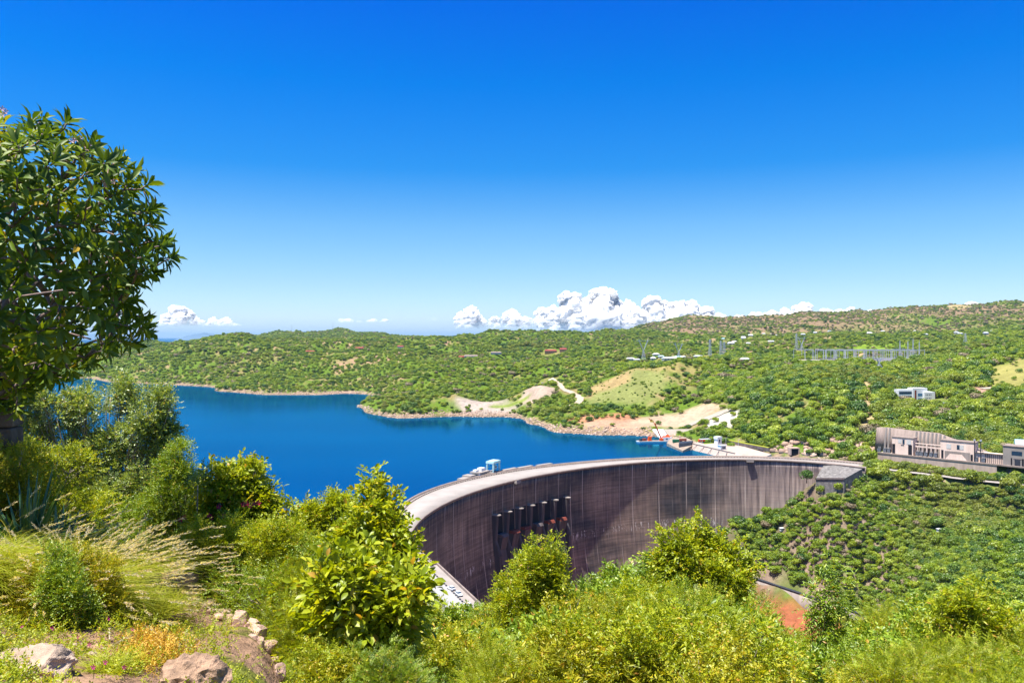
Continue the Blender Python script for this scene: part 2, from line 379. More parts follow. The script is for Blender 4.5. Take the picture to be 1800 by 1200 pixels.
# made ground: (x, y, rx, ry, rot, z, edge)
def flat(cx, cy, rx, ry, rot, z, edge):
    global gz
    c, s_ = math.cos(rot), math.sin(rot); X = (gx-cx)*c+(gy-cy)*s_; Y = -(gx-cx)*s_+(gy-cy)*c
    dd = np.maximum(np.maximum(np.abs(X)-rx, np.abs(Y)-ry), 0); k = 1-smooth01(0, edge, dd)
    zz = z(X, Y) if callable(z) else z
    gz = gz*(1-k) + zz*k
SW = at(1505, 634, 1290)
flat(SW[0], SW[1]+15, 125, 45, 0, SW[2]+1.0, 30)               # switchyard
IA = atz(1540, 795, -93.0); IB = atz(1795, 821, -93.0)           # intake terrace front edge
idir = (IB-IA)[:2]; ilen = np.hypot(*idir); idir = idir/ilen; irot = math.atan2(idir[1], idir[0])
inrm = np.array([-idir[1], idir[0]])
if inrm[1] < 0: inrm = -inrm
ic = (IA+IB)[:2]/2 + inrm*11
flat(ic[0]+idir[0]*18, ic[1]+idir[1]*18, ilen/2+18, 8, irot, -93.2, 3); flat(*((IA+IB)[:2]/2-inrm*7), ilen/2+4, 6, irot, -102.3, 6)
RA_, RB_ = atz(1535,821,-101.6), atz(1870,860,-101.6); flat(*((RA_+RB_)/2)[:2], np.hypot(*(RB_-RA_)[:2])/2, 5.5, math.atan2(*((RB_-RA_)[:2][::-1])), -101.7, 16)
HP = at(1612, 702, 800); flat(HP[0], HP[1], 22, 8, 0, HP[2]-0.5, 9)
def gz_at(x, y):
    x = np.atleast_1d(np.asarray(x, float)); y = np.atleast_1d(np.asarray(y, float))
    fi = (np.log(np.maximum(y, 1.61))-LD[0])/(LD[1]-LD[0]); fj = ((x/y*F+900)-PX[0])/(PX[1]-PX[0])
    fi = np.clip(fi, 0, len(LD)-1.001); fj = np.clip(fj, 0, len(PX)-1.001); i = fi.astype(int); j = fj.astype(int); a = fi-i; b = fj-j
    return gz[i,j]*(1-a)*(1-b)+gz[i+1,j]*a*(1-b)+gz[i,j+1]*(1-a)*b+gz[i+1,j+1]*a*b
def G(x, y): return float(gz_at(x, y)[0])
def PD(px, d): x = (px-900)/F*d; return np.array([x, d, G(x, d)])
def hit(px, py, d0=3.0, d1=9000):      # first place where the sight line through a picture position meets the land
    r = ray(px, py); r = r/r[1]; ds = np.exp(np.linspace(math.log(d0), math.log(d1), 3000))
    zz = gz_at(r[0]*ds, ds); k = np.nonzero(zz >= r[2]*ds)[0]
    d = ds[k[0]] if len(k) else d1
    return np.array([r[0]*d, d, float(gz_at(r[0]*d, d)[0])])
# ------------------------------------------------------------------ ground mesh
def ell(px, d, rpx, rl, P=None, L=None, wob=0.35):
    P = gp if P is None else P; L = gl_ if L is None else L
    x = (P-900)/F*np.exp(L); y = np.exp(L)
    q = np.sqrt(((P-px)/rpx)**2+((L-math.log(d))/rl)**2)
    return 1-smooth01(0.75, 1.15, q + (fbm(x/25, y/25, 31, 3)-0.5)*wob*2)
def landcol():
    n1 = fbm(gx/60, gy/60, 41, 4)[...,None]; n2 = fbm(gx/14, gy/14, 43, 3)[...,None]; n3 = fbm(gx/300, gy/300, 47, 3)[...,None]
    green = np.array([0.13,0.21,0.022]); dry = np.array([0.33,0.26,0.11]); soil = np.array([0.42,0.27,0.17])
    k = smooth01(0.50, 0.68, n1*0.5+n2*0.5); c = green*(1-k)+dry*k
    k = smooth01(0.60, 0.72, n2*0.6+n3*0.4); c = c*(1-k)+soil*k
    def put(m, colr, c):
        m = m[...,None]; return c*(1-m)+np.array(colr)*m*(0.75+0.5*n2)
    brown = smooth01(2700, 3200, gd)*smooth01(1100, 1200, gp)
    c = put(brown*smooth01(0.2, 0.5, fbm(gx/350, gy/350, 51, 4)), (0.29,0.20,0.115), c)
    c = put(brown*ell(1690, 4000, 25, 0.04), (0.42,0.33,0.16), c)
    c = put(ell(1110,1055,75,0.075), (0.25,0.27,0.085), c); c = put(ell(1075,1100,40,0.03), (0.40,0.29,0.13), c)
    c = put(ell(1190,1120,70,0.03), (0.34,0.28,0.10), c); c = put(ell(948,1112,36,0.045), (0.46,0.35,0.27), c)
    c = put(ell(1785,880,50,0.11), (0.36,0.33,0.10), c); c = put(ell(1725,790,40,0.03), (0.45,0.27,0.19), c)
    c = put(ell(1470,1480,90,0.05), (0.55,0.34,0.16), c); c = put(ell(1560,1650,60,0.05), (0.20,0.30,0.03), c)
    c = put((gd < 640)*smooth01(1240,1290,gp)*smooth01(380,430,gd)*.8, (0.13,0.20,0.025), c)
    c = put(ell(1505,1290,135,0.045), (0.50,0.44,0.36), c)
    c = put(ell(855,1090,60,0.05), (0.46,0.38,0.32), c); c = put(ell(895,1105,34,0.012), (0.22,0.30,0.04), c)
    c = put(ell(1090,900,75,0.045), (0.50,0.32,0.21), c); c = put(ell(1190,905,85,0.045), (0.52,0.38,0.26), c)
    c = put(ell(1060,930,70,0.02), (0.50,0.24,0.13), c); c = put(ell(1275,850,38,0.035), (0.62,0.56,0.48), c)
    c = put(ell(1525,775,12,0.13), (0.50,0.38,0.20), c); c = put(ell(1290,665,26,0.04), (0.40,0.30,0.22), c)
    # bare rock: shore, cliffs and the gorge foot
    dzx = np.gradient(gz, axis=1)/np.maximum(np.gradient(gx, axis=1), 0.01)
    dzy = np.gradient(gz, axis=0)/np.maximum(np.gradient(gy, axis=0), 0.01)
    slope = np.hypot(dzx, dzy)
    rk = smooth01(1.0, 1.6, slope)*smooth01(280, 400, gd)
    c = put(rk, (0.38,0.27,0.20), c)
    sh = (1-smooth01(-103.6, -101.4, gz+(fbm(gx/9, gy/9, 61, 2)-0.5)*2.5))*smooth01(560, 700, gd)
    sc_ = np.array([0.40,0.28,0.20])*(0.5+0.9*fbm(gx/7, gy/7, 63, 3)[...,None]); m = sh[...,None]; c = c*(1-m)+sc_*m
    m = (1-smooth01(-106.6,-105.2,gz))*smooth01(560,700,gd); c = put(m, (0.10,0.085,0.05), c)
    gr = (1-smooth01(-196, -189, gz))*smooth01(200, 330, gd)*(rr < rd_+6)
    c = put(gr, (0.36,0.125,0.06), c)
    # the near slope: dry reddish earth with weeds
    nr = 1-smooth01(30, 80, gd); nn = fbm(gx/0.8, gy/0.8, 71, 4); n4 = fbm(gx/0.12, gy/0.12, 73, 2)[...,None]
    e = np.array([0.40,0.25,0.16])*(0.7+0.6*n4); g_ = np.array([0.20,0.22,0.04])
    k = smooth01(0.48, 0.6, nn)[...,None]; nc = e*(1-k)+g_*k*(0.7+0.6*n4); m = nr[...,None]; c = c*(1-m)+nc*m
    return np.clip(c*0.68, 0.01, 0.9), slope
lc, slope = landcol()
nr_, nc_ = gz.shape
V = np.stack([gx, gy, gz], -1).reshape(-1, 3)
i0 = (np.arange(nr_-1)[:,None]*nc_+np.arange(nc_-1)[None,:]).ravel()
me = mesh_np('ground', V, [np.stack([i0, i0+1, i0+nc_+1, i0+nc_], 1)], True, {'Col': lc.reshape(-1,3)})
m, t, out = new_mat('earth_and_grass'); p = N(t, 'ShaderNodeBsdfPrincipled'); a = N(t, 'ShaderNodeAttribute', attribute_name='Col')
g = N(t, 'ShaderNodeNewGeometry'); n1 = noise(t, g.outputs['Position'], 0.22, 8, 0.7)
t.links.new(mixc(t, 0.9, a.outputs['Color'], ramp(t, n1, [(0.25,(0.55,0.55,0.55)),(0.75,(1.35,1.35,1.35))]), 'MULTIPLY'), p.inputs['Base Color'])
p.inputs['Roughness'].default_value = 1; p.inputs['Specular IOR Level'].default_value = 0.05
b = N(t, 'ShaderNodeBump'); b.inputs['Strength'].default_value = 0.8; b.inputs['Distance'].default_value = 0.6
t.links.new(noise(t, g.outputs['Position'], 0.5, 8, 0.7), b.inputs['Height']); t.links.new(b.outputs[0], p.inputs['Normal'])
t.links.new(p.outputs[0], out.inputs[0]); M['earth'] = m
tag(link('ground', me, m), kind='structure')
# ------------------------------------------------------------------ lake
def ground_sheet(name, poly, z, mat):
    mb = MB(); mb.add([(x, y, z) for x, y in poly], [tuple(range(len(poly)))]); return mb.build(name, mat)
m, t, out = new_mat('lake_water'); p = N(t, 'ShaderNodeBsdfPrincipled')
g = N(t, 'ShaderNodeNewGeometry')
mp = N(t, 'ShaderNodeMapping'); mp.inputs['Scale'].default_value = (0.004, 0.010, 1); t.links.new(g.outputs['Position'], mp.inputs[0])
n0 = noise(t, mp.outputs[0], 1.0, 3, 0.5)
WATERCOL = [(0.3, (0.0,0.027,0.082)), (0.7, (0.0,0.041,0.112))]
t.links.new(ramp(t, n0, WATERCOL), p.inputs['Base Color'])
p.inputs['Roughness'].default_value = 0.12; p.inputs['IOR'].default_value = 1.33; p.inputs['Specular IOR Level'].default_value = 0.22
b = N(t, 'ShaderNodeBump'); b.inputs['Strength'].default_value = 1.0; b.inputs['Distance'].default_value = 0.07
mp2 = N(t, 'ShaderNodeMapping'); mp2.inputs['Scale'].default_value = (0.16, 0.28, 1); t.links.new(g.outputs['Position'], mp2.inputs[0])
t.links.new(noise(t, mp2.outputs[0], 1.0, 5, 0.6), b.inputs['Height']); t.links.new(b.outputs[0], p.inputs['Normal'])
df_ = N(t, 'ShaderNodeBsdfDiffuse'); t.links.new(ramp(t, n0, WATERCOL), df_.inputs[0]); gw = N(t, 'ShaderNodeBsdfGlossy'); gw.inputs['Roughness'].default_value = .05; gw.inputs[0].default_value = (0.08,0.55,0.86,1); t.links.new(b.outputs[0], gw.inputs['Normal'])
mw = N(t, 'ShaderNodeMixShader'); mw.inputs[0].default_value = .38; t.links.new(df_.outputs[0], mw.inputs[1]); t.links.new(gw.outputs[0], mw.inputs[2]); t.nodes.remove(p)
t.links.new(mw.outputs[0], out.inputs[0]); M['water'] = m
# the lake ends at the dam: its near edge follows the middle of the wall, the rest runs to the horizon
edge = [(-9000, 120), (-700, 60), (-120, 160), (DC[0]+math.cos(TH0)*(Rdn(TH0)+9), DC[1]+math.sin(TH0)*(Rdn(TH0)+9))]
arc = [dampt(th, Rdn(th)+8, 0)[:2] for th in np.linspace(TH0, TH1, 60)]
pts = [(-60, 300)] + arc + [(700, 700), (60000, 3000), (60000, 70000), (-60000, 70000), (-60000, 120), (-60, 120)]
tag(ground_sheet('lake', pts, WATER, M['water']), kind='structure')
# low land far across the lake, haze blue painted into its colour
far_m = plain('haze_blue_hills', (0.10,0.16,0.22), 1.0, 0.15, 0.001)
def far_ridge(name, px0, px1, top, d, seed):
    n = 90; V = []; Fc = []
    for i in range(n+1):
        px = px0+(px1-px0)*i/n; s_ = math.sin(math.pi*i/n)**0.7
        h = 0.35+0.65*float(fbm(np.array(i*0.07), np.array(seed*3.1), seed, 4)); zt = (592-top)/F*d*s_*h*1.4
        x = (px-900)/F*d
        V += [(x, d-900, WATER-2), (x, d, zt), (x, d+900, WATER-2)]
    for i in range(n):
        for k in range(2): a_ = i*3+k; Fc.append((a_, a_+3, a_+4, a_+1))
    me = mesh_np(name, V, [np.array(Fc)], True); return tag(link(name, me, far_m), kind='structure')
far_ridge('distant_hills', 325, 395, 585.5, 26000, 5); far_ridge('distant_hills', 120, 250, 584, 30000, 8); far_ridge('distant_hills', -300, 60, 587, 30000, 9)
# ------------------------------------------------------------------ the dam
dam = empty('arch_dam', dampt((TH0+TH1)/2, 235, -140)); dam_inv = Vector(dam.location)
tag(dam, 'huge curved concrete arch dam with pale roadway along its crest and stained dark face', 'dam')
def child(o, parent=dam):
    o.parent = parent; o.matrix_parent_inverse = Matrix.Translation(-Vector(parent.location)); return o
m, t, out = new_mat('dam_face'); p = N(t, 'ShaderNodeBsdfPrincipled')
uv = N(t, 'ShaderNodeUVMap'); sp = N(t, 'ShaderNodeSeparateXYZ'); t.links.new(uv.outputs[0], sp.inputs[0]); U_, V_ = sp.outputs[0], sp.outputs[1]
def uvvec(su, sv):
    mp = N(t, 'ShaderNodeMapping'); mp.inputs['Scale'].default_value = (su, sv, 1); t.links.new(uv.outputs[0], mp.inputs[0]); return mp.outputs[0]
big = noise(t, uvvec(0.016, 0.02), 1, 4, 0.6); stv = noise(t, uvvec(0.45, 0.018), 1, 6, 0.65); lift = noise(t, uvvec(0.02, 0.55), 1, 5, 0.7)
c = ramp(t, big, [(0.36, (0.062,0.059,0.060)), (0.64, (0.285,0.215,0.160))])
c = mixc(t, 0.75, c, ramp(t, stv, [(0.32, (0.42,0.42,0.5)), (0.62, (1.25,1.2,1.15))]), 'MULTIPLY')
c = mixc(t, 0.8, c, ramp(t, lift, [(0.3, (0.5,0.5,0.5)), (0.68, (1.45,1.45,1.45))]), 'MULTIPLY')
fine = noise(t, uvvec(0.25, 1.6), 1, 4, 0.8)
c = mixc(t, ramp(t, math_n(t, 'MULTIPLY', fine, ramp(t, big, [(0.45,(0,0,0)),(0.62,(1,1,1))])), [(0.52,(0,0,0)),(0.62,(1,1,1))]), c, (0.34,0.27,0.21))
# paler concrete towards the right abutment (u grows to the right)
rt = ramp(t, math_n(t, 'DIVIDE', math_n(t, 'ADD', U_, -395.0), 70.0), [(0, (0,0,0)), (1, (1,1,1))])
c = mixc(t, math_n(t, 'MULTIPLY', rt, 0.6), c, mixc(t, 1, (0.40,0.33,0.30), ramp(t, stv, [(0.36,(0.30,0.28,0.30)),(0.58,(1.15,1.1,1.1))]), 'MULTIPLY'))
# red iron stain near the foot
v2 = math_n(t, 'ADD', V_, math_n(t, 'MULTIPLY', big, 24)); rd = ramp(t, math_n(t, 'DIVIDE', math_n(t, 'ADD', v2, 192.0), 18.0), [(0, (1,1,1)), (1, (0,0,0))])
c = mixc(t, math_n(t, 'MULTIPLY', rd, 0.85), c, mixc(t, 1, (0.40,0.12,0.08), ramp(t, lift, [(0.3,(0.6,0.6,0.6)),(0.7,(1.2,1.2,1.2))]), 'MULTIPLY'))
# dark drips just under the crest
dr = math_n(t, 'MULTIPLY', ramp(t, noise(t, uvvec(0.7, 0.05), 1, 3, 0.7), [(0.46,(0,0,0)),(0.56,(1,1,1))]), ramp(t, math_n(t, 'DIVIDE', math_n(t, 'ADD', V_, 114.0), 12.0), [(0,(0,0,0)),(1,(1,1,1))]))
c = mixc(t, math_n(t, 'MULTIPLY', dr, 0.75), c, (0.05,0.045,0.06))
# joints between the cast blocks leak lime
ju = math_n(t, 'ABSOLUTE', math_n(t, 'ADD', math_n(t, 'FRACT', math_n(t, 'DIVIDE', math_n(t, 'ADD', U_, math_n(t, 'MULTIPLY', noise(t, uvvec(0.02, 0.1), 1, 3), 0.5)), 12.2)), -0.5))
jl = math_n(t, 'LESS_THAN', ju, math_n(t, 'MULTIPLY', noise(t, uvvec(0.08, 0.06), 1, 5, 0.8), 0.05))
jv = ramp(t, noise(t, uvvec(0.082, 0.022), 1, 2), [(0.40,(0.05,0.05,0.05)),(0.60,(1,1,1))])
c = mixc(t, math_n(t, 'MULTIPLY', math_n(t, 'MULTIPLY', jl, jv), 0.75), c, (0.52,0.44,0.37))
# white lime splashes along one casting level and a few strays
def splash(v0, vh, su, th, amt):
    band = ramp(t, math_n(t, 'DIVIDE', math_n(t, 'ADD', V_, -v0), vh), [(0,(0,0,0)),(0.35,(1,1,1)),(0.9,(1,1,1)),(1,(0,0,0))])
    n_ = ramp(t, noise(t, uvvec(su, 0.09), 1, 4, 0.8), [(th,(0,0,0)),(th+0.02,(1,1,1))]); return math_n(t, 'MULTIPLY', math_n(t, 'MULTIPLY', band, n_), amt)
c = mixc(t, splash(-153, 7, 0.5, 0.585, 0.9), c, (0.7,0.66,0.6)); c = mixc(t, splash(-181, 5, 0.35, 0.63, 0.9), c, (0.7,0.66,0.6)); c = mixc(t, splash(-116, 5, 0.4, 0.70, 0.9), c, (0.75,0.72,0.68))
t.links.new(c, p.inputs['Base Color']); p.inputs['Roughness'].default_value = 0.92; p.inputs['Specular IOR Level'].default_value = 0.1
b = N(t, 'ShaderNodeBump'); b.inputs['Strength'].default_value = 0.25; b.inputs['Distance'].default_value = 0.3
t.links.new(noise(t, uvvec(0.15, 0.9), 1, 6, 0.7), b.inputs['Height']); t.links.new(b.outputs[0], p.inputs['Normal'])
t.links.new(p.outputs[0], out.inputs[0]); M['dam'] = m
NT = 260; ths = np.linspace(TH0, TH1, NT)
arcs = np.r_[0, np.cumsum(np.abs(np.diff(ths))*Rdn((ths[1:]+ths[:-1])/2))]
def th_u(u): return float(np.interp(u, arcs, ths))
def prof(z):                      # how far the face steps towards the valley below the crest
    h = -100-z; return -0.05*np.maximum(h, 0)+0.0016*np.maximum(h, 0)**2
def sweep(name, ring, mat, uvf=None, closed=True, t0=TH0, t1=TH1, n=NT, smooth=False):
    """ring(theta) -> list of (r, z); swept along the arc"""
    th_ = np.linspace(t0, t1, n); V = []; UV = []; k = None
    for th in th_:
        rg = ring(th); k = len(rg)
        for r_, z_ in rg: V.append(dampt(th, r_, z_)); UV.append((float(np.interp(-th, -ths, arcs)), z_))
    Fc = []
    for i in range(n-1):
        for j in range(k if closed else k-1):
            j2 = (j+1) % k; Fc.append((i*k+j, i*k+j2, (i+1)*k+j2, (i+1)*k+j))
    fl = [np.array(Fc)]
    if closed: fl.append(np.array([list(range(k))[::-1], [ (n-1)*k+j for j in range(k)]]))
    me = mesh_np(name, V, fl, smooth, None, UV); return child(link(name, me, mat))
zs = list(np.linspace(-100.3, -222, 26))
def wall_ring(th):
    ru, rdn = Rup(th), Rdn(th); f_ = [(rdn - prof(z), z) for z in zs]
    return f_ + [(ru+2, -222), (ru-1, -100.3)]
wall = sweep('dam_wall', wall_ring, M['dam'], n=300)
sweep('roadway', lambda th: [(Rdn(th)-0.3, -100.28), (Rdn(th)-0.3, -99.95), (Rup(th)-0.2, -99.95), (Rup(th)-0.2, -100.28)], M['road'])
sweep('parapet', lambda th: [(Rdn(th)-0.55, -100.6), (Rdn(th)-0.55, -98.95), (Rdn(th)-0.1, -98.95), (Rdn(th)-0.1, -100.6)], M['parapet']).name = 'parapet'
sweep('parapet', lambda th: [(Rup(th)-0.6, -101.5), (Rup(th)-0.6, -98.8), (Rup(th)+0.4, -98.8), (Rup(th)+0.4, -101.5)], M['parapet'])
sweep('kerb', lambda th: [(Rup(th)-2.6, -99.94), (Rup(th)-2.6, -99.78), (Rup(th)-0.62, -99.78), (Rup(th)-0.62, -99.94)], M['concrete_light'])
NB = 900                           # notched low wall along the upstream kerb
tb = np.linspace(TH0, TH1, NB)
def notch(th):
    k = int(round((th-TH0)/(TH1-TH0)*(NB-1))); zt = -99.05 if k % 4 in (0, 1) else -99.72
    return [(Rup(th)-2.95, -99.93), (Rup(th)-2.95, zt), (Rup(th)-2.62, zt), (Rup(th)-2.62, -99.93)]
sweep('balustrade', notch, M['parapet'], n=NB)
# lookout bays on the parapet
for px in (914, 1318):
    q = atz(px, {914:843, 1318:806}[px], -98.9); th = math.atan2(q[1]-DC[1], q[0]-DC[0]); r_ = Rdn(th % (2*math.pi))
    mb = MB(); x, y, _ = dampt(th, r_-1.3, 0); mb.box((x, y, -101.5), (5.5, 2.4, 1.5), th+math.pi/2); mb.box((x-math.cos(th)*.9, y-math.sin(th)*.9, -100), (5.5, 0.4, 1.15), th+math.pi/2)
    child(mb.build('lookout_bay', M['concrete_light']))
# pipes and drain shadows on the face at the right end
# sluices
gth = [ (math.atan2(q[1]-DC[1], q[0]-DC[0])) % (2*math.pi) for q in (atz(863, 903, -118.5), atz(986, 871, -118.5)) ]
gths = np.linspace(gth[0], gth[1], 7)
for i, th in enumerate(gths):
    mb = MB(); c, s_ = math.cos(th), math.sin(th); r0 = Rdn(th)-prof(-120)
    n = 7; base = []; hw = 1.5; L_ = 2.4
    out_ = [(-hw, 2.0)] + [(-math.cos(math.pi*k/n)*hw, -L_-math.sin(math.pi*k/n)*hw) for k in range(n+1)] + [(hw, 2.0)]
    def prism(z0, z1, sc0, sc1, mi=0):
        P = []
        for z, k_ in ((z0, sc0), (z1, sc1)):
            for a_, b_ in out_:
                rr_ = r0 + (b_*k_ if b_ < 0 else b_); P.append((DC[0]+c*rr_-s_*a_, DC[1]+s_*rr_+c*a_, z))
        m_ = len(out_); fs = [tuple(range(m_))[::-1], tuple(range(m_, 2*m_))]+[(k_, (k_+1)%m_, m_+(k_+1)%m_, m_+k_) for k_ in range(m_)]
        mb.add(P, fs, mi)
    prism(-136, -119.1, 0.75, 1.0); prism(-146, -136, 1.7, 0.75)
    P = [dampt(th+dx/r0, r0-dr, z) for z, dr in ((-205, 7.8), (-146, 5.4)) for dx, dr in ((-1.3, dr), (1.3, dr), (1.3, -2), (-1.3, -2))]
    mb.hexa(P)
    pier = child(mb.build('pier', M['pier'])); mb = MB(); prism(-119.1, -118.4, 1.5, 1.5)
    cap = mb.build('lit_pier_top', M['concrete_light']); cap.parent = pier  # pale colour paints the sunlit tops of the piers
for i in range(6):
    tA, tB = gths[i], gths[i+1]; dt = (tB-tA)*0.24; mb = MB()
    def quadblock(za, zb, ra, rb, mi=0, a_=None, b_=None):
        ta, tb = (tA+dt, tB-dt) if a_ is None else (a_, b_)
        P = []
        for z, rr_ in ((za, ra), (zb, rb)):
            for th, o_ in ((ta, rr_), (tb, rr_), (tb, -3), (ta, -3)): P.append(dampt(th, Rdn(th)-prof(z)-o_, z))
        mb.hexa(P, mi)
    quadblock(-132.5, -119, 0.35, 0.35); child(mb.build('sluice_gate', M['dark']))  # near-black gate panel paints the shade of a recess that is not cut
    mb = MB(); quadblock(-134.4, -132.5, 5.2, 4.0); child(mb.build('sill', M['rust' if i in (1, 2, 4, 5) else 'concrete_dark']))
    mb = MB(); quadblock(-143, -134.4, 2.2, 4.6); quadblock(-195, -143, 1.6, 2.0); child(mb.build('chute', M['pier']))
# ------------------------------------------------------------------ things on the upstream side
def on_crest(px, py, z=-98.8): 
    q = atz(px, py, z); th = math.atan2(q[1]-DC[1], q[0]-DC[0]) % (2*math.pi); return th
def plat(px, w_, l_, h_, z0, label, name='intake_platform', mat='concrete_light', off=0.0):
    py = float(np.interp(px, [740,800,870,930,1000,1100], [870,845,828,820,811,804])); th = on_crest(px, py)
    x, y, _ = dampt(th, Rup(th)+0.5+l_/2+off, 0); o = empty(name, (x, y, z0), th-math.pi/2)
    mb = MB(); mb.box((0,0,-1.2), (w_, l_, 1.2)); mb.build('deck', M[mat], o)
    for sx in (-1, 1): mb = MB(); mb.box((sx*w_*0.4, 0.5, -9), (0.8, l_*0.6, 7.8)); mb.build('support', M['concrete'], o)
    tag(o, label, 'platform'); return o, th
plat(821, 9, 5, 1, -98.9, 'small concrete slab jutting over the lake left of the blue crane, leftmost', 'lake_platform')
plat(832, 7, 7, 1, -98.0, 'concrete slab jutting over the lake, second from the left beside the blue crane', 'lake_platform')
o, th = plat(851, 13, 9, 1, -97.0, 'broad concrete machinery platform over the lake just left of the blue crane', 'lake_platform')
mb = MB(); mb.box((1.5,0,0), (5, 4, 2.2)); mb.box((-4,1,0), (3, 3, 1.4)); mb.build('winch_housing', M['white'], o)
for i, px in enumerate((896, 925, 958)):
    plat(px, 15, 3.5, 1, -98.4, ['narrow pale walkway slab behind the parapet just right of the blue crane', 'middle one of the three pale walkway slabs on the lake side of the crest', 'pale walkway slab on the lake side of the crest, farthest right of the three'][i], 'walkway_slab')
# gantry crane
py = 829.5; th = on_crest(880, py); x, y, _ = dampt(th, Rup(th)+4.5, 0)
cr = empty('gantry_crane', (x, y, -98.8), th-math.pi/2+0.15)
tag(cr, 'pale blue steel gantry crane standing on the lake side of the dam crest', 'crane')
for sx, sy in ((-1,-1),(1,-1),(1,1),(-1,1)): mb = MB(); mb.box((sx*4.6, sy*2.6, 0), (0.95, 0.95, 6.2)); mb.build('leg', M['palepaint'], cr, bevel=0.05)
mb = MB(); mb.box((0,0,-1.2), (11, 7.5, 1.2)); mb.build('base_slab', M['concrete_light'], cr)
mb = MB(); mb.box((0,0,6.2), (10.6, 6.6, 1.5)); mb.box((0,0,7.7), (9.2, 5.4, 0.35)); mb.build('bridge_girder', M['palepaint'], cr, bevel=0.05)
mb = MB(); mb.box((1.8,0,1.2), (2.8, 2.6, 3.0)); mb.bar((1.8,0,4.2), (1.8,0,6.2), 0.3); mb.build('hoist_cabin', M['palepaint'], cr)
mb = MB(); mb.box((1.8,-1.31,2.4), (2.0, 0.06, 1.1)); mb.build('window', M['glass'], cr)
mb = MB()
for sy in (-2.6, 2.6): mb.bar((-4.6, sy, 0.5), (-0.8, sy, 5.9), 0.2); mb.bar((-4.6,sy,3),(4.6,sy,3),0.22)
mb.build('brace', M['palepaint'], cr)
# car on the crest road
def make_car(name='parked_car', paint='car_white'):
    o = empty(name); L_, W_ = 4.5, 1.75
    st = [(-2.25,0.35,0.75,0.80),(-2.2,0.35,0.95,0.92),(-1.2,0.3,1.0,1.0),(1.1,0.3,0.98,1.0),(2.05,0.3,0.78,0.96),(2.25,0.38,0.62,0.85)]
    V = []; Fc = []
    for x, z0, z1, k in st:
        hw = W_/2*k; V += [(x,-hw,z0),(x,hw,z0),(x,hw,z1*0.85),(x,hw*0.93,z1),(x,-hw*0.93,z1),(x,-hw,z1*0.85)]
    for i in range(len(st)-1):
        for j in range(6): j2 = (j+1)%6; Fc.append((i*6+j, i*6+j2, (i+1)*6+j2, (i+1)*6+j))
    Fc += [tuple(range(6))[::-1], tuple(range(30,36))]
    mb = MB(); mb.add(V, Fc); body = mb.build('body', M[paint], o, bevel=0.04)
    mb = MB(); P = [(-1.75,-.80,.98),(0.95,-.80,.98),(0.95,.80,.98),(-1.75,.80,.98),(-1.35,-.62,1.42),(0.25,-.62,1.42),(0.25,.62,1.42),(-1.35,.62,1.42)]
    mb.hexa(P); mb.build('windows', M['glass'], o)
    mb = MB(); mb.box((-0.55,0,1.425), (1.75, 1.28, 0.06)); mb.build('roof', M[paint], o, bevel=0.02)
    for sx in (-1.35, 1.4):
        for sy in (-1, 1):
            mb = MB(); mb.tube([(sx, sy*0.68, 0.32), (sx, sy*0.9, 0.32)], 0.32, 14); w_ = mb.build('wheel', M['tyre'], o)
            mb = MB(); mb.tube([(sx, sy*0.9, 0.32), (sx, sy*0.915, 0.32)], 0.19, 10); mb.build('rim', M['kiosk'], w_)
    for sy in (-0.6, 0.6): mb = MB(); mb.box((2.2, sy, 0.5), (0.12, 0.3, 0.14)); mb.build('headlight', M['glass'], o)
    return o
# yard with parked cars below the left end of the dam
YZ = -101.2
A_ = atz(768, 988, YZ+1); B_ = atz(843, 1058, YZ+1); C_ = atz(722, 991, YZ+1)
dirAB = (B_-A_)[:2]; dirAB /= np.hypot(*dirAB); nAB = np.array([dirAB[1], -dirAB[0]]); nAB = nAB if nAB[0] < 0 else -nAB
dirAC = (C_-A_)[:2]; dirAC /= np.hypot(*dirAC)
E_ = B_[:2]+dirAB*25
poly = [A_[:2], E_, E_+nAB*60, C_[:2]+dirAC*25+nAB*8, C_[:2]+dirAC*25]
yard = empty('car_park', (A_[0], A_[1], YZ)); tag(yard, 'pale paved car park on a walled terrace beside the left end of the dam', 'car park')
def local(mb, off): mb.v = [(a-off[0], b-off[1], c-off[2]) for a, b, c in mb.v]; return mb
yo = tuple(yard.location)
mb = MB(); n = len(poly); mb.add([(p_[0],p_[1],YZ) for p_ in poly]+[(p_[0],p_[1],YZ-30) for p_ in poly], [tuple(range(n))[::-1], tuple(range(n,2*n))]+[(k,(k+1)%n,n+(k+1)%n,n+k) for k in range(n)])
local(mb, yo).build('retaining_wall', M['concrete_dark'], yard)
ins_ = np.mean(poly, axis=0)
def shrink(pl, k): return [p_ for p_ in pl]
nAC = np.array([dirAC[1], -dirAC[0]]); nAC = nAC if np.dot(nAC, dirAB) > 0 else -nAC
A2 = A_[:2]+nAB*5.0+dirAB*9; B2 = E_+nAB*5.0; C2 = C_[:2]+dirAC*25+nAC*10
mb = MB(); mb.add([(A2[0],A2[1],YZ+0.02),(B2[0],B2[1],YZ+0.02),(*(B2+nAB*40),YZ+0.02),(*(C2+nAC*25),YZ+0.02),(C2[0],C2[1],YZ+0.02)], [(0,1,2,3,4)]); local(mb, yo).build('pavement', plain('pale_paving', (0.34,0.33,0.32), 0.9, 0.05, 0.2), yard)
mb = MB(); mb.add([(A_[0],A_[1],YZ+0.01),(E_[0],E_[1],YZ+0.01),(B2[0],B2[1],YZ+0.01),(A2[0],A2[1],YZ+0.01)], [(0,1,2,3)]); mb.add([(A_[0],A_[1],YZ+0.012),(A2[0],A2[1],YZ+0.012),(C2[0],C2[1],YZ+0.012),(*(C_[:2]+dirAC*25),YZ+0.012)], [(0,1,2,3)]); local(mb, yo).build('footpath', M['concrete_light'], yard)
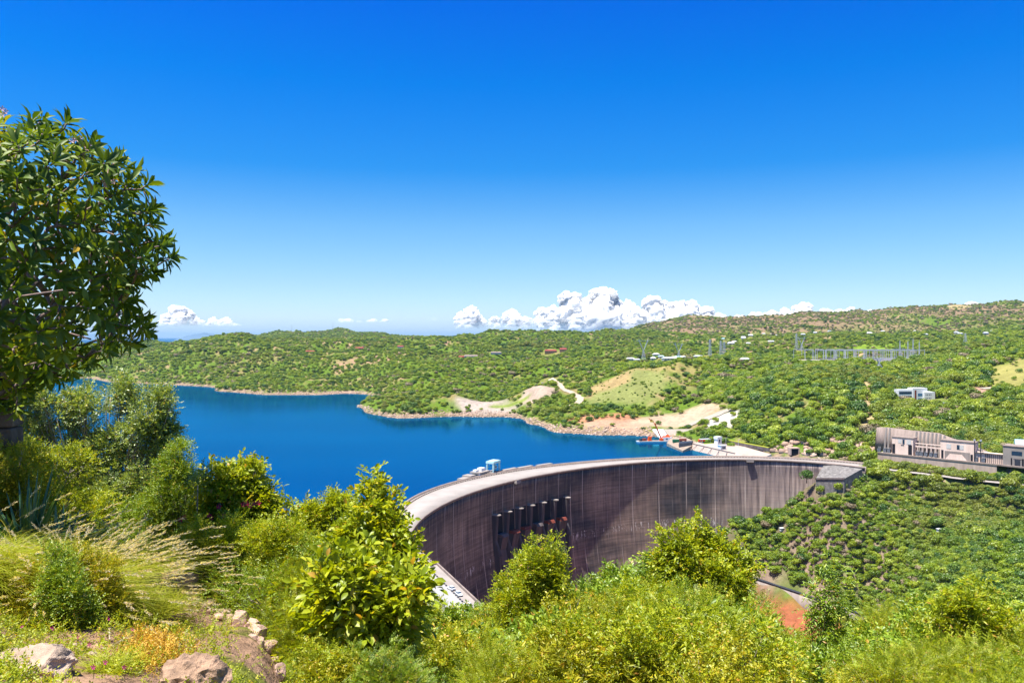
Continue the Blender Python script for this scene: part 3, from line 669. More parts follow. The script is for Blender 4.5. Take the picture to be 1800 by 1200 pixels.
mb = MB(); mb.bar((*A_[:2],YZ+.5), (*E_,YZ+.5), 0.6, 1.1); mb.bar((*A_[:2],YZ+.5), (*(C_[:2]+dirAC*25),YZ+.5), 0.6, 1.1); local(mb, yo).build('parapet', M['parapet'], yard)
mb = MB()
for P0, P1 in ((A2, B2), (A2, C2)):
    L_ = np.hypot(*(P1-P0)); n = int(L_/2.6); b0 = len(mb.v); dd_ = (P1-P0)/L_; nn_ = np.array([-dd_[1], dd_[0]])*.25
    for k in range(2*n):               # one kerb of raised dark blocks and low pale gaps
        hi = .45 if k % 2 == 0 else .12
        for u in (k/(2*n), (k+.96)/(2*n)):
            q = P0+(P1-P0)*u; mb.v += [(*(q-nn_),YZ), (*(q+nn_),YZ), (*(q+nn_),YZ+hi), (*(q-nn_),YZ+hi)]
        a_ = b0+k*8
        for j in range(4): j2 = (j+1)%4; mb.f.append((a_+j, a_+j2, a_+4+j2, a_+4+j)); mb.m.append(0 if k % 2 == 0 else 1)
        if k < 2*n-1:
            for j in range(4): j2 = (j+1)%4; mb.f.append((a_+4+j, a_+4+j2, a_+8+j2, a_+8+j)); mb.m.append(0)
    if P0 is A2 and P1 is B2: local(mb, yo).build('kerb', [M['steel_dark'], M['concrete_light']], yard); mb = MB()
local(mb, yo).build('kerb', [M['steel_dark'], M['concrete_light']], yard)
car = make_car(); hd = math.atan2(-dirAB[1], -dirAB[0])
for i, (px, py, dr_, lab) in enumerate(((793,1033,0.25,'white car parked by the yard wall, farther of the two side by side'), (806.5,1043,0.1,'white car parked by the yard wall, nearer of the two side by side'), (822,1062,0.3,'white car at the near end of the car park, half hidden by foliage'))):
    c_ = car if i == 0 else copy_tree(car); q = atz(px, py, YZ+0.6); c_.location = (q[0], q[1], YZ+0.03); c_.rotation_euler = (0,0,hd+dr_+math.pi*(i%2))
    tag(c_, lab, 'car', 'cars parked in the yard beside the dam')
# ------------------------------------------------------------------ around the lake: roads, quay, barge
CLEAR = []                          # (x, y, radius) kept free of trees
def clear(p, r): CLEAR.append((p[0], p[1], r))
def ribbon(name, pts, width, mat, lift=0.35, z=None, step=4.0, label=None):
    P = [np.array(p_[:2]) for p_ in pts]; Q = []
    for a_, b_ in zip(P[:-1], P[1:]):
        n = max(1, int(np.hypot(*(b_-a_))/step)); Q += [a_+(b_-a_)*k/n for k in range(n)]
    Q.append(P[-1]); Q = np.array(Q)
    for _ in range(4): Q[1:-1] = (Q[:-2]+2*Q[1:-1]+Q[2:])/4
    V = []; Fc = []; m_ = 3
    for i, q in enumerate(Q):
        d_ = Q[min(i+1, len(Q)-1)]-Q[max(i-1, 0)]; d_ = d_/max(np.hypot(*d_), 1e-6); nn = np.array([-d_[1], d_[0]])
        zz = z if z is not None else None
        for k in range(m_+1):
            p_ = q+nn*width*(k/m_-0.5)*(1+0.15*math.sin(i*1.7+k)); V.append((p_[0], p_[1], (z if z is not None else G(*p_)+lift)))
        clear(q, width*0.6)
    for i in range(len(Q)-1):
        for k in range(m_): a_ = i*(m_+1)+k; Fc.append((a_, a_+1, a_+m_+2, a_+m_+1))
    return tag(link(name, mesh_np(name, V, [np.array(Fc)], True), mat), kind='structure')
ribbon('road', [atz(px, py, -101.2) for px, py in ((1490,812.5),(1530,820),(1580,827),(1640,834),(1690,840.5),(1760,848),(1860,858))], 8, M['road'], z=-101.2)
ribbon('dirt_road', [hit(px, py, 800) for px, py in ((968,666),(978,673),(992,686),(1012,694),(1022,701),(1012,712),(998,716))], 9, M['dirt'], 0.8)
ribbon('dirt_road', [hit(px, py, 800) for px, py in ((1205,750),(1240,738),(1262,728),(1292,716))], 14, M['pale_slab'], 0.8)
ribbon('dirt_road', [hit(px, py, 800) for px, py in ((1725,690),(1745,692),(1768,694))], 10, M['dirt'], 0.8)
def thing_at(name, p, rz, label, cat, group=None, r=8):
    o = empty(name, (p[0], p[1], p[2]), rz); tag(o, label, cat, group); clear(p, r); return o
# gravel bank with a pickup on top
q = hit(954, 674, 900); v_ = copy_tree(car); v_.name = 'parked_car'; v_.location = (q[0], q[1], q[2]+0.4); v_.rotation_euler = (0, 0, 0.2)
tag(v_, 'lone white car standing on top of the bare gravel bank by the dirt road', 'car'); v_['group'] = 'lone car on the gravel bank'; clear(q, 20); del v_['group']
# quay
qt = -101.0
T1, T2, T3, T4 = atz(1214,779,qt), atz(1292,797,qt), atz(1356,798,qt), atz(1262,772,qt)
W1, W2 = atz(1197,790.5,-107.5), atz(1290,815,-107.5)
o = thing_at('quay', (T1+T3)/2, 0, 'sloping pale concrete quay at the far end of the dam with jointed face', 'quay', r=5); off = tuple(o.location)
mb = MB(); Z = lambda p_, z: (p_[0], p_[1], z)
mb.hexa([Z(W1,-112), Z(W2,-112), Z(T3,-112), Z(T4,-112), tuple(T1), tuple(T2), tuple(T3), tuple(T4)]); M['pinkcon'] = plain('pinkish_concrete',(0.46,0.36,0.30),.9,.15,.2,.2); local(mb, off).build('quay_body', M['pinkcon'], o)
for k in range(1, 6):
    a_ = W1+(W2-W1)*k/6; b_ = T1+(T2-T1)*k/6; mb = MB(); mb.bar(tuple(Vector(a_)+Vector((0,-.05,.1))), tuple(Vector(b_)+Vector((0,-.1,.12))), 0.5, 0.25); local(mb, off).build('joint', M['concrete_dark'], o)
mb = MB(); mb.bar(Z(T1,qt+.3), Z(T2,qt+.3), 0.8, 0.6); local(mb, off).build('coping', M['parapet'], o)
for k in range(30): clear(T1+(T3-T1)*k/29+np.array([0,3,0]), 14); clear(T4+(T3-T4)*k/29, 7)
D1, D2 = atz(1192,793,-107), atz(1214,792,-107)
o = thing_at('quay_wall', (D1+D2)/2, 0, 'dark upright concrete wall block rising from the water at the left end of the quay', 'wall', r=4); off = tuple(o.location)
mb = MB(); a_, b_ = D1, D2; e1 = at(1195,779,D1[1]+3); e2 = at(1216,777,D2[1]+3)
mb.hexa([tuple(a_), tuple(b_), Z(b_+np.array([4,12,0]),-107), Z(a_+np.array([2,12,0]),-107), tuple(e1), tuple(e2), Z(e2+np.array([4,12,0]),e2[2]), Z(e1+np.array([2,12,0]),e1[2])]); local(mb, off).build('wall_block', M['steel_dark'], o)
mb = MB(); mb.bar(Z(a_+np.array([-1,-1.5,0]),-105.6), Z(b_+np.array([3,-1.5,0]),-105.6), 1.6, 0.8); local(mb, off).build('footing', M['concrete_light'], o)
R1, R2 = atz(1268,777,qt), atz(1352,793,qt)
o = thing_at('retaining_wall', (R1+R2)/2, 0, 'long low dark retaining wall with a yellow-green strip on top behind the quay', 'wall', r=4); off = tuple(o.location)
mb = MB(); mb.bar(Z(R1,qt+1.3), Z(R2,qt+1.3), 0.8, 3.0); local(mb, off).build('wall_face', M['concrete_dark'], o)
mb = MB(); mb.bar(Z(R1+np.array([0.3,1.2,0]),qt+3.1), Z(R2+np.array([.3,1.2,0]),qt+3.1), 2.2, 0.7); local(mb, off).build('grass_strip', plain('yellow_grass', (0.36,0.38,0.04), 0.95, 0.3, 1.5), o)
def gatehouse(px, py, w_, d_, h_, label, lift=0.0, top=True):
    q = atz(px, py, qt); o = thing_at('kiosk', q, 0.5, label, 'kiosk', r=9)
    mb = MB(); mb.box((0,0,0), (w_,d_,h_*0.45)); mb.box((-w_*.32,0,h_*.45), (w_*.3,d_,h_*0.3)); mb.box((w_*.32,0,h_*.45), (w_*.3,d_,h_*0.3)); mb.build('wall', M['white'], o)
    mb = MB(); mb.box((0,0,h_*.45), (w_*.34,d_*.8,h_*0.3)); mb.build('window', M['glass'], o)
    mb = MB(); mb.box((0,0,h_*.75), (w_*1.15,d_*1.15,h_*.25)); mb.build('roof', M['white'], o); return o
gatehouse(1262,785,5.0,4.5,9.5,'tall white kiosk tower with overhanging top on the quay')
q = atz(1269,789.5,qt); o = thing_at('hut', q, 0.4, 'small white hut with dark window in front of the tall kiosk', 'hut', r=6)
mb = MB(); mb.box((0,0,0), (6,4.5,3.6)); mb.build('wall', M['white'], o); mb = MB(); mb.box((0.4,-2.26,0.8), (3.6,0.1,1.9)); mb.build('window', M['glass'], o); mb = MB(); mb.box((0,0,3.6), (6.8,5.3,0.4)); mb.build('roof', M['kiosk'], o)
q = atz(1240,778,qt); o = thing_at('shelter', q, 0.35, 'flat grey roofed open shelter at the lake end of the quay', 'shelter', r=8)
for sx in (-4.5, 4.5):
    for sy in (-1.6, 1.6): mb = MB(); mb.box((sx,sy,0), (0.3,0.3,3.4)); mb.build('post', M['kiosk'], o)
mb = MB(); mb.box((0,0,3.4), (11.5,4.5,0.5)); mb.build('roof', M['kiosk'], o)
def truck(px, py, z, rz, paint, label, L_=7.5):
    q = atz(px, py, z); o = thing_at('truck', q, rz, label, 'truck', r=7)
    mb = MB(); mb.box((-0.9,0,1.0), (L_*.62,2.4,1.9), 0, 0, 0.96); mb.build('cargo_bed', M[paint], o, bevel=.05)
    mb = MB(); mb.box((L_*.36,0,0.8), (1.9,2.3,2.2), 0, 0, 0.85); cb = mb.build('cab', M[paint], o, bevel=.08)
    mb = MB(); mb.box((L_*.36+.85,0,1.9), (0.25,1.8,0.8)); mb.build('windscreen', M['glass'], cb)
    for sx in (-2.4, -1.2, L_*.36):
        for sy in (-1.05, 1.05): mb = MB(); mb.tube([(sx,sy-.15,.5),(sx,sy+.15,.5)], .5, 12); mb.build('wheel', M['tyre'], o)
truck(1233,777,qt,0.3,'orange','orange truck parked at the lake end of the quay')
truck(1200,776,-101.5,0.1,'rust','rusty brown truck parked on the earth spit between the barge and the quay')
q = atz(1188,777,-102); o = thing_at('container', q, 0.1, 'green container standing on the earth spit beside the barge', 'container', r=7)
mb = MB(); mb.box((0,0,0), (6.2,2.6,2.7)); mb.build('box', M['green_paint'], o, bevel=.05)
mb = MB()
for k in range(12): mb.box((-2.8+k*.5,-1.34,.15), (.22,.1,2.4))
mb.build('ribbed_side', M['green_paint'], o); mb = MB(); mb.box((3.12,0,.1), (.08,2.2,2.4)); mb.build('door', M['steel_dark'], o)
for i, (px, py) in enumerate(((1276,784),(1298,787))):
    q = atz(px, py, qt); o = thing_at('lamp_post', q, 0.5, ['thin pale lamp post on the quay just right of the white kiosk','thin pale lamp post on the quay, farther right from the kiosk'][i], 'lamp post', r=3)
    mb = MB(); mb.tube([(0,0,0),(0,0,7.5)], [.16,.1]); mb.build('pole', M['steel_pale'], o); mb = MB(); mb.tube([(0,0,7.4),(.4,0,7.9),(1.6,0,7.9)], .09); mb.box((1.9,0,7.75),(.9,.35,.2)); mb.build('lamp_head', M['steel_pale'], o)
# earth spit that carries truck and container
SPT = [atz(1172,778,-103), atz(1200,792,-104.5), atz(1225,778,-101), atz(1205,768,-101), atz(1180,769,-102)]
mb = MB(); n = 5; mb.add([tuple(p_) for p_ in SPT]+[(p_[0]*1.0,p_[1],-110) for p_ in SPT]+[tuple(sum(SPT)/5+np.array([0,0,1.0]))], [(k,(k+1)%n,10) for k in range(n)]+[(k,n+k,n+(k+1)%n,(k+1)%n) for k in range(n)])
tag(mb.build('earth_spit', M['gravel']), kind='structure')
# ramp slabs by the far shore
def slab(name, pix, mat, label, thick=1.2):
    P = [atz(px, py, z) for px, py, z in pix]; c_ = sum(P)/4; o = thing_at(name, c_, 0, label, 'slab', r=5); off = tuple(c_)
    mb = MB(); mb.hexa([(p_[0],p_[1],p_[2]-thick) for p_ in P]+[tuple(p_) for p_ in P]); local(mb, off).build('slab_face', M[mat], o)
    for a_ in np.linspace(0, 1, 7):
        for b_ in np.linspace(0, 1, 4): clear((P[0]*(1-a_)+P[1]*a_)*(1-b_)+(P[3]*(1-a_)+P[2]*a_)*b_, 9)
    return o, P, off
slab('ramp_slab', [(1161,770,-105.5),(1176,770,-105.5),(1166,754,-97.5),(1147,754,-97.5)], 'white', 'bright white sloping ramp slab on the shore behind the orange crane boom')
o, P, off = slab('ramp_slab', [(1178,769,-105),(1232,765,-104),(1226,753.5,-97.3),(1167,754,-97.5)], 'pale_slab', 'long tan concrete slab with a row of dark holes on the shore right of the white ramp')
for k in range(12):
    a_ = 0.12+0.8*k/11; c_ = (P[0]*(1-a_)+P[1]*a_)*0.78+(P[3]*(1-a_)+P[2]*a_)*0.22; mb = MB(); mb.box((c_[0]-off[0], c_[1]-off[1]-.3, c_[2]-off[2]-.1), (1.4,1.2,.7)); mb.build('hole', M['steel_dark'], o)  # solid dark boxes paint the shade inside the holes
# barge
bq = atz(1148,777,WATER); bo = thing_at('crane_barge', (bq[0], bq[1], WATER), 0.12, 'flat grey work barge with orange crane moored at the far end of the lake shore', 'barge', r=5)
mb = MB(); pr = [(-17,-3.2),(-15,-4.5),(15,-4.5),(17,-3),(17,3),(15,4.5),(-15,4.5),(-17,3.2)]; n = 8
mb.add([(x*.97,y*.93,-.8) for x, y in pr]+[(x,y,1.5) for x, y in pr], [tuple(range(n))[::-1], tuple(range(n,2*n))]+[(k,(k+1)%n,n+(k+1)%n,n+k) for k in range(n)]); mb.build('hull', M['kiosk'], bo)
mb = MB(); mb.box((0,0,1.52), (31,8.2,.12)); mb.build('deck', M['concrete'], bo)
mb = MB(); mb.bar((8.5,0,3.6), (1.5,-.5,19), 1.1); mb.bar((1.5,-.5,19),(-4.5,0,24), .6); bm = mb.build('boom', M['orange'], bo)
mb = MB(); mb.box((-1.2,0,20.3), (3.2,1.6,1.4)); mb.build('boom_head', plain('yellow_paint',(0.65,0.42,0.05),.5,.1), bm)
mb = MB(); mb.box((8.8,0,1.6), (4,4,2.2)); mb.build('crane_base', M['orange'], bo, bevel=.1)
mb = MB(); mb.box((14.5,1,1.6), (9,6,3.4)); wh = mb.build('wheelhouse', M['white'], bo, bevel=.05)
mb = MB(); mb.box((13.5,-2.05,3.0), (2,.1,1.0)); mb.build('window', M['glass'], wh)
mb = MB(); mb.box((13.8,.6,5.0), (8,4.5,1.2), 0, 0, .8); mb.box((15,.6,6.2), (3,2.5,1.1), 0, 0, .8); mb.build('machinery_cover', M['orange'], bo)
mb = MB(); mb.box((-3.6,0,1.6), (3.6,3.2,3.6), .2, 0, .8); mb.box((-3,0,5),(4.2,2,.8)); mb.build('winch', M['orange'], bo, bevel=.1)
mb = MB(); mb.box((-9,0,1.6), (4,3.4,2.6), .1, 0, .85); mb.build('generator', M['rust'], bo, bevel=.1)
mb = MB(); mb.box((-13,-1,1.6), (2.6,2.6,2.4), .3, 0, .9); mb.build('engine', M['steel_dark'], bo, bevel=.1)
# wing slab at the right end of the dam
P = [at(1449,815,629), at(1516,823.5,604), at(1484,841,596), at(1434,841,617)]
c_ = sum(P)/4; o = thing_at('revetment', c_, 0, 'grey stone-paved sloping revetment under the road right of the dam', 'revetment', r=8); off = tuple(c_)
mb = MB(); mb.hexa([*(tuple(p_-np.array([0,0,16.])) for p_ in (P[3],P[2],P[1],P[0])), tuple(P[3]), tuple(P[2]), tuple(P[1]), tuple(P[0])]); local(mb, off).build('paved_face', plain('stone_paving',(0.19,0.175,0.165),.95,.45,.5,.9), o)
mb = MB(); mb.bar(tuple(P[3]+np.array([0,-.3,.1])), tuple(P[2]+np.array([0,-.3,.1])), 1.0, 1.2); local(mb, off).build('toe_wall', M['concrete_dark'], o)
for k in range(8): clear(P[3]+(P[2]-P[3])*k/7+np.array([0,8,0]), 8)
# pavement strip that carries the road from the dam into the hill
mb = MB(); a1 = atz(1437,803,-101.3); a2 = atz(1530,815,-101.3); a3 = atz(1535,823,-101.3); a4 = at(1447,812.5,636); a4[2] = -101.3
mb.add([tuple(p_) for p_ in (a1,a2,a3,a4)]+[(p_[0],p_[1],-112) for p_ in (a1,a2,a3,a4)], [(3,2,1,0),(0,1,5,4),(1,2,6,5),(2,3,7,6),(3,0,4,7)]); tag(mb.build('road_shoulder', M['dirt']), kind='structure')
clear((a1+a3)/2, 16)
# tunnel mouth in the cliff
q = atz(1401,799.5,-102); o = thing_at('tunnel_portal', (q[0], q[1]+9, -103), 0.1, 'square dark tunnel mouth in the rock cliff behind the crest road', 'tunnel', r=12)
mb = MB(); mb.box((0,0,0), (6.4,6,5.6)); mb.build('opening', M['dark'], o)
mb = MB(); mb.box((-3.7,-.3,0), (1,6.4,6.4)); mb.box((3.7,-.3,0), (1,6.4,6.4)); mb.box((0,-.3,5.6), (6.4,6.4,.8)); mb.build('frame', M['rock_pink'], o)
# gorge retaining wall
gw = [(1296,1010),(1320,1015),(1345,1023),(1375,1033),(1405,1043),(1435,1054),(1465,1064),(1495,1074),(1520,1083)]
Pw = [atz(px, py, -185.5) for px, py in gw]
o = thing_at('retaining_wall', Pw[4], 0, 'curved grey-brown concrete retaining wall low in the gorge above red ground', 'wall', r=5); off = tuple(o.location)
def wallstrip(Pts, z0, z1, th_, name, mat, dy=0):
    V = []; Fc = []
    for p_ in Pts:
        for yy, zz in ((dy,z0),(dy,z1),(dy+th_,z1),(dy+th_,z0)): V.append((p_[0]-off[0], p_[1]+yy-off[1], zz-off[2]))
    for i in range(len(Pts)-1):
        for k in range(4): k2 = (k+1)%4; Fc.append((i*4+k, i*4+k2, (i+1)*4+k2, (i+1)*4+k))
    n = len(Pts)-1
    me = mesh_np(name, V, [np.array(Fc+[(0,1,2,3),(n*4+3,n*4+2,n*4+1,n*4)])]); return link(name, me, mat, o)
wallstrip(Pw, -204, -185.5, 3, 'wall_face', M['concrete']); wallstrip(Pw, -185.5, -184.6, 4, 'coping', M['steel_dark'], -.5); wallstrip(Pw[:7], -204, -198.5, 3, 'ledge', M['concrete'], -3)
for p_ in Pw:
    for k in (-14,-7,0,5): clear(p_+np.array([0,k,0]), 7)
q = atz(1512,1092,-190); o = thing_at('culvert', q, -.2, 'dark square culvert opening at the right end of the gorge wall', 'culvert', r=8)
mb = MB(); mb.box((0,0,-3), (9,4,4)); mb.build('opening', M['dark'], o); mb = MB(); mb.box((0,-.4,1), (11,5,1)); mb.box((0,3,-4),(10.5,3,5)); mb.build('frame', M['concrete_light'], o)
for i, (px, py) in enumerate(((1374,933),(1651,936))):
    q = hit(px, py, 430); o = thing_at('hut', q, 0.3, ['tiny white hut on the green slope just right of the dam face','tiny white hut in a bare patch in the middle of the green gorge slope'][i], 'hut', r=6)
    mb = MB(); mb.box((0,0,0), (2.6,2.2,2.2)); mb.build('wall', M['kiosk'], o); mb = MB(); mb.box((0,0,2.2), (3.2,2.8,.35)); mb.build('roof', M['white'], o)
# ------------------------------------------------------------------ intake works on the terrace
def uat(px, z=-93.0, nofs=0.0):       # distance along the terrace for a picture column
    r = ray(px, 800)[:2]; o_ = IA[:2]+inrm*nofs; A = np.array([[idir[0], -r[0]],[idir[1], -r[1]]]); s_ = np.linalg.solve(A, -o_); return s_[0]
def frame_obj(name, px0, px1, n0, label, cat='building'):
    u0, u1 = uat(px0, nofs=n0), uat(px1, nofs=n0); uc = (u0+u1)/2; p_ = IA[:2]+idir*uc+inrm*n0
    o = thing_at(name, (p_[0], p_[1], -93.2), irot, label, cat, r=12); return o, (u1-u0)
sgn = 1 if np.dot(np.array([-math.sin(irot), math.cos(irot)]), inrm) > 0 else -1
assert sgn == 1
def block(o, w_, dep, h_, openings=(), mat='intake', roofm='parapet', name='wall'):
    mb = MB(); mb.box((0,dep/2,0), (w_,dep,h_)); mb.build(name, M[mat], o)
    mb = MB(); mb.box((0,dep/2,h_), (w_+.8,dep+.8,.5)); mb.build('roof', M[roofm], o)
    for (cx, z, ww, hh, mt, nm) in openings: mb = MB(); mb.box((cx,-.03,z), (ww,.2,hh)); mb.build(nm, M[mt], o)
o, wd = frame_obj('intake_building', 1568, 1605, 3, 'tall narrow grey concrete building at the left of the intake terrace')
block(o, wd, 9, 13.5, [(-wd*.42,0,2.2,8.2,'dark','door'),(wd*.36,0,2.8,8.4,'dark','door'),(-wd*.12,9.2,2.6,3,'offwhite','shutter'),(wd*.05,8.6,1.6,3.6,'glass','window'),(wd*.3,8.8,3.4,3.4,'offwhite','shutter'),(0,7.4,2.4,.6,'steel_dark','ledge')])
o, wd = frame_obj('intake_building', 1653, 1713, 3, 'wide grey concrete building with a sloped recess in the middle of the intake terrace')
block(o, wd, 9, 14.2, [(-wd*.25,8.4,3.2,3.6,'offwhite','shutter'),(wd*.03,8.4,2.0,3.4,'glass','window'),(wd*.12,8.4,3.2,3.6,'offwhite','shutter'),(-wd*.44,0,1.6,7,'dark','doorway'),(wd*.42,0,1.6,5.5,'dark','doorway'),(0,0,wd*.74,6.6,'concrete','recess')])
mb = MB(); mb.add([(-wd*.36,-.3,0),(wd*.3,-.3,0),(wd*.14,-.3,4.6),(-wd*.22,-.3,4.6),(-wd*.36,0,0),(wd*.3,0,0),(wd*.14,0,4.6),(-wd*.22,0,4.6)], [(0,1,2,3),(7,6,5,4),(0,3,7,4),(1,5,6,2),(3,2,6,7)]); mb.build('sloped_apron', M['intake'], o)
o, wd = frame_obj('intake_building', 1763, 1822, 2, 'grey flat-roofed concrete building with a row of dark windows at the right edge')
block(o, wd, 12, 14.2, [(-wd*.08,8.2,6.6,2.8,'glass','window'),(-wd*.24,0,.9,6,'dark','door'),(-wd*.06,0,3.6,5.2,'steel_dark','door'),(wd*.1,0,1.3,6,'dark','door'),(-wd*.06,5.2,5,.5,'concrete_dark','lintel')], mat='concrete_light')
o, wd = frame_obj('bay_wall', 1605, 1653, 5, 'open bay frame with columns and beams between the two grey intake buildings', 'wall')
mb = MB(); mb.box((0,1,7.0), (wd,1.2,.9)); mb.box((0,1,9.6), (wd,1.0,.5)); mb.build('beam', M['intake'], o)
for k in range(7): mb = MB(); mb.box((-wd/2+wd*k/6,1,0), (1.0 if k in (0,3,6) else .5,1.6,8 if k != 3 else 9.5)); mb.build('column', M['intake'], o)
o, wd = frame_obj('bay_wall', 1713, 1763, 5, 'low ribbed concrete wall with flat top right of the wide intake building', 'wall')
mb = MB(); mb.box((0,1,0), (wd,1.5,7.4)); mb.box((0,.6,7.4), (wd,3,.5)); mb.build('wall', M['intake'], o)
for k in range(9): mb = MB(); mb.box((-wd*.1+wd*.07*k,.2,.2), (.6,.3,6.6)); mb.build('rib', M['concrete_dark'], o)
# slanting back wall
bt = [(1541,751),(1548,750.5),(1560,751),(1600,756),(1650,761),(1668,768),(1700,779),(1722,788),(1750,799)]
V = []
for px, py in bt:
    u = uat(px, nofs=15); p_ = IA[:2]+idir*u+inrm*15; pt = at(px, py, p_[1]); V += [(p_[0]-inrm[0]*4, p_[1]-inrm[1]*4, -93.2), (pt[0], p_[1], pt[2]), (pt[0]+inrm[0]*1.5, p_[1]+inrm[1]*1.5, pt[2]), (p_[0]+inrm[0]*1.5, p_[1]+inrm[1]*1.5, -93.2)]
Fc = []; n = len(bt)-1
for i in range(n):
    for k in range(4): k2 = (k+1)%4; Fc.append((i*4+k, (i+1)*4+k, (i+1)*4+k2, i*4+k2))
off = V[n//2*4]; V2 = [(a_-off[0], b_-off[1], c_-off[2]) for a_, b_, c_ in V]
o = empty('back_wall', off); tag(o, 'high leaning stained concrete wall with ribs rising behind the intake buildings', 'wall')
link('wall_face', mesh_np('wall_face', V2, [np.array(Fc+[(0,3,2,1),(n*4,n*4+1,n*4+2,n*4+3)])]), plain('stained_wall',(0.27,0.21,0.18),.95,.35,.35,.3,streak=True), o)
for px in list(range(1556,1568,6))+list(range(1609,1662,7))+[1724,1733]:
    u = uat(px, nofs=12); p_ = IA[:2]+idir*u+inrm*10.2; py = float(np.interp(px, [b_[0] for b_ in bt], [b_[1] for b_ in bt])); q_ = IA[:2]+idir*u+inrm*14.6; top = at(px, py+1, q_[1])
    mb = MB(); mb.bar((p_[0],p_[1],-93), (q_[0],q_[1],top[2]), .9, 1.1); local(mb, off).build('rib', M['concrete_light'], o)
for px in range(1541,1760,10):
    u = uat(px, nofs=15); p_ = IA[:2]+idir*u+inrm*15; clear(p_, 7)
# front retaining wall of the terrace
u0, u1 = uat(1543), uat(1812); c_ = IA[:2]+idir*(u0+u1)/2
o = thing_at('terrace_wall', (*c_, -104), irot, 'long pinkish concrete retaining wall below the intake terrace', 'wall', r=4)
mb = MB(); mb.box((-(u1-u0)*.1,0,-3), ((u1-u0)*.8,1.4,14)); mb.build('wall_face', plain('pink_concrete',(0.50,0.38,0.31),.9,.2,.5,.2,streak=True), o)
mb = MB(); mb.box((0,-.2,10.6), ((u1-u0),1.8,1.0)); mb.build('parapet', M['parapet'], o)
mb = MB(); mb.box((0,6,10.2), ((u1-u0),11,.7)); mb.build('terrace_slab', M['pale_slab'], o)
for k in range(24): p_ = IA[:2]+idir*(u0+(u1-u0)*k/23); clear(p_+inrm*2, 9); clear(p_-inrm*7, 4)
ti = 0
for px, nn in ((1546,3),(1556,3),(1563,3),(1613,3.5),(1620,3.5),(1628,3.5),(1637,3.5),(1645,3.5),(1716,3),(1729,2.5)):
    u = uat(px, nofs=nn); p_ = IA[:2]+idir*u+inrm*nn; 
    lab = 'dark transformer at the left end of the intake terrace' if px < 1570 else ('dark transformer standing in the bay between the two grey intake buildings' if px < 1700 else 'dark transformer beside the poles right of the wide intake building')
    o = thing_at('transformer', (*p_, -92.5), irot, lab, 'transformer', 'transformers: '+('left end' if px < 1570 else ('middle bay' if px < 1700 else 'right of the wide building')), r=4)
    mb = MB(); mb.box((0,0,0), (2.6,1.8,3.0)); mb.build('tank', M['steel_dark'], o, bevel=.05)
    mb = MB()
    for k in range(5): mb.box((-1+k*.5,-1.15,.3), (.15,.5,2.3))
    mb.build('radiator', M['steel'], o)
    for k in (-.8,0,.8): mb = MB(); mb.tube([(k,0,3.0),(k,0,4.3)], [.14,.07]); mb.build('bushing', M['offwhite'], o)
for i, px in enumerate((1713,1724)):
    u = uat(px, nofs=1.5); p_ = IA[:2]+idir*u+inrm*1.5; o = thing_at('pole', (*p_, -92.6), 0, ['dark pole at the right corner of the wide intake building','dark pole standing by itself right of the wide intake building'][i], 'pole', r=2)
    mb = MB(); mb.tube([(0,0,0),(0,0,15.5)], [.45,.3]); mb.build('shaft', M['steel_dark'], o); mb = MB(); mb.box((0,0,15.5), (1.0,1.0,1.2)); mb.build('lamp_head', M['steel_pale'], o)
q = at(1797,778,600); o = thing_at('shed', (q[0], q[1], q[2]-3), -.4, 'shed with pale turquoise roof at the right edge behind the intake terrace', 'shed', r=8)
mb = MB(); mb.box((0,0,-4), (9,6,6)); mb.build('wall', M['offwhite'], o); mb = MB(); mb.hexa([(-5,-3.6,2),(5,-3.6,2),(5,3.6,2),(-5,3.6,2),(-5,-1,5.5),(5,-1,5.5),(5,1,5.5),(-5,1,5.5)]); mb.build('roof', M['palepaint'], o)
# ------------------------------------------------------------------ the white house
o = thing_at('white_house', (HP[0], HP[1], HP[2]-1), 0.10, 'white modern flat-roofed house standing among trees on the right hillside', 'house', r=24)
def wbox(x0, x1, y0, y1, z0, z1, nm, mt): mb = MB(); mb.box(((x0+x1)/2,(y0+y1)/2,z0), (x1-x0,y1-y0,z1-z0)); return mb.build(nm, M[mt], o)
wbox(-19.5,-5.2,0,8,0,11.0,'wing','white'); wbox(-19.0,-5.6,-.1,0.05,6.6,9.0,'window_band','glass'); wbox(-19.0,-5.6,-.1,0.05,2.8,4.8,'window_band','glass')
wbox(-5.2,10.2,-1.0,8,0,12.6,'main_block','white'); wbox(5.2,16.5,-4,7,-6,8.8,'front_block','white')
wbox(0.2,5.0,-1.1,-.95,4.4,7.2,'window','blue_glass'); wbox(0.2,5.0,-1.1,-.95,0.6,2.6,'window','blue_glass'); wbox(-3.2,-1.4,-1.15,-.9,-1,10.5,'climbing_plant','rust')
for r_ in range(2):
    for k in range(4): wbox(6.6+k*1.7,7.3+k*1.7,-4.08,-3.95,2.0+r_*3.4,3.4+r_*3.4,'window','glass')
wbox(16.5,17.4,-3.6,7,-6,8.2,'side_wall','rust')
for k in range(5):
    for dy_ in (10,20,30,42): clear((HP[0]-16+k*8, HP[1]-dy_), 6.5)
q = hit(1650, 709, 700); o = thing_at('terrace', q, 0, 'pale paved terrace just right of the white house', 'terrace', r=12)
mb = MB(); mb.box((0,0,-3), (18,9,3.8)); mb.build('paving', M['pale_slab'], o); mb = MB(); mb.box((0,-4.4,.8), (18,.3,.8)); mb.build('parapet', M['white'], o)
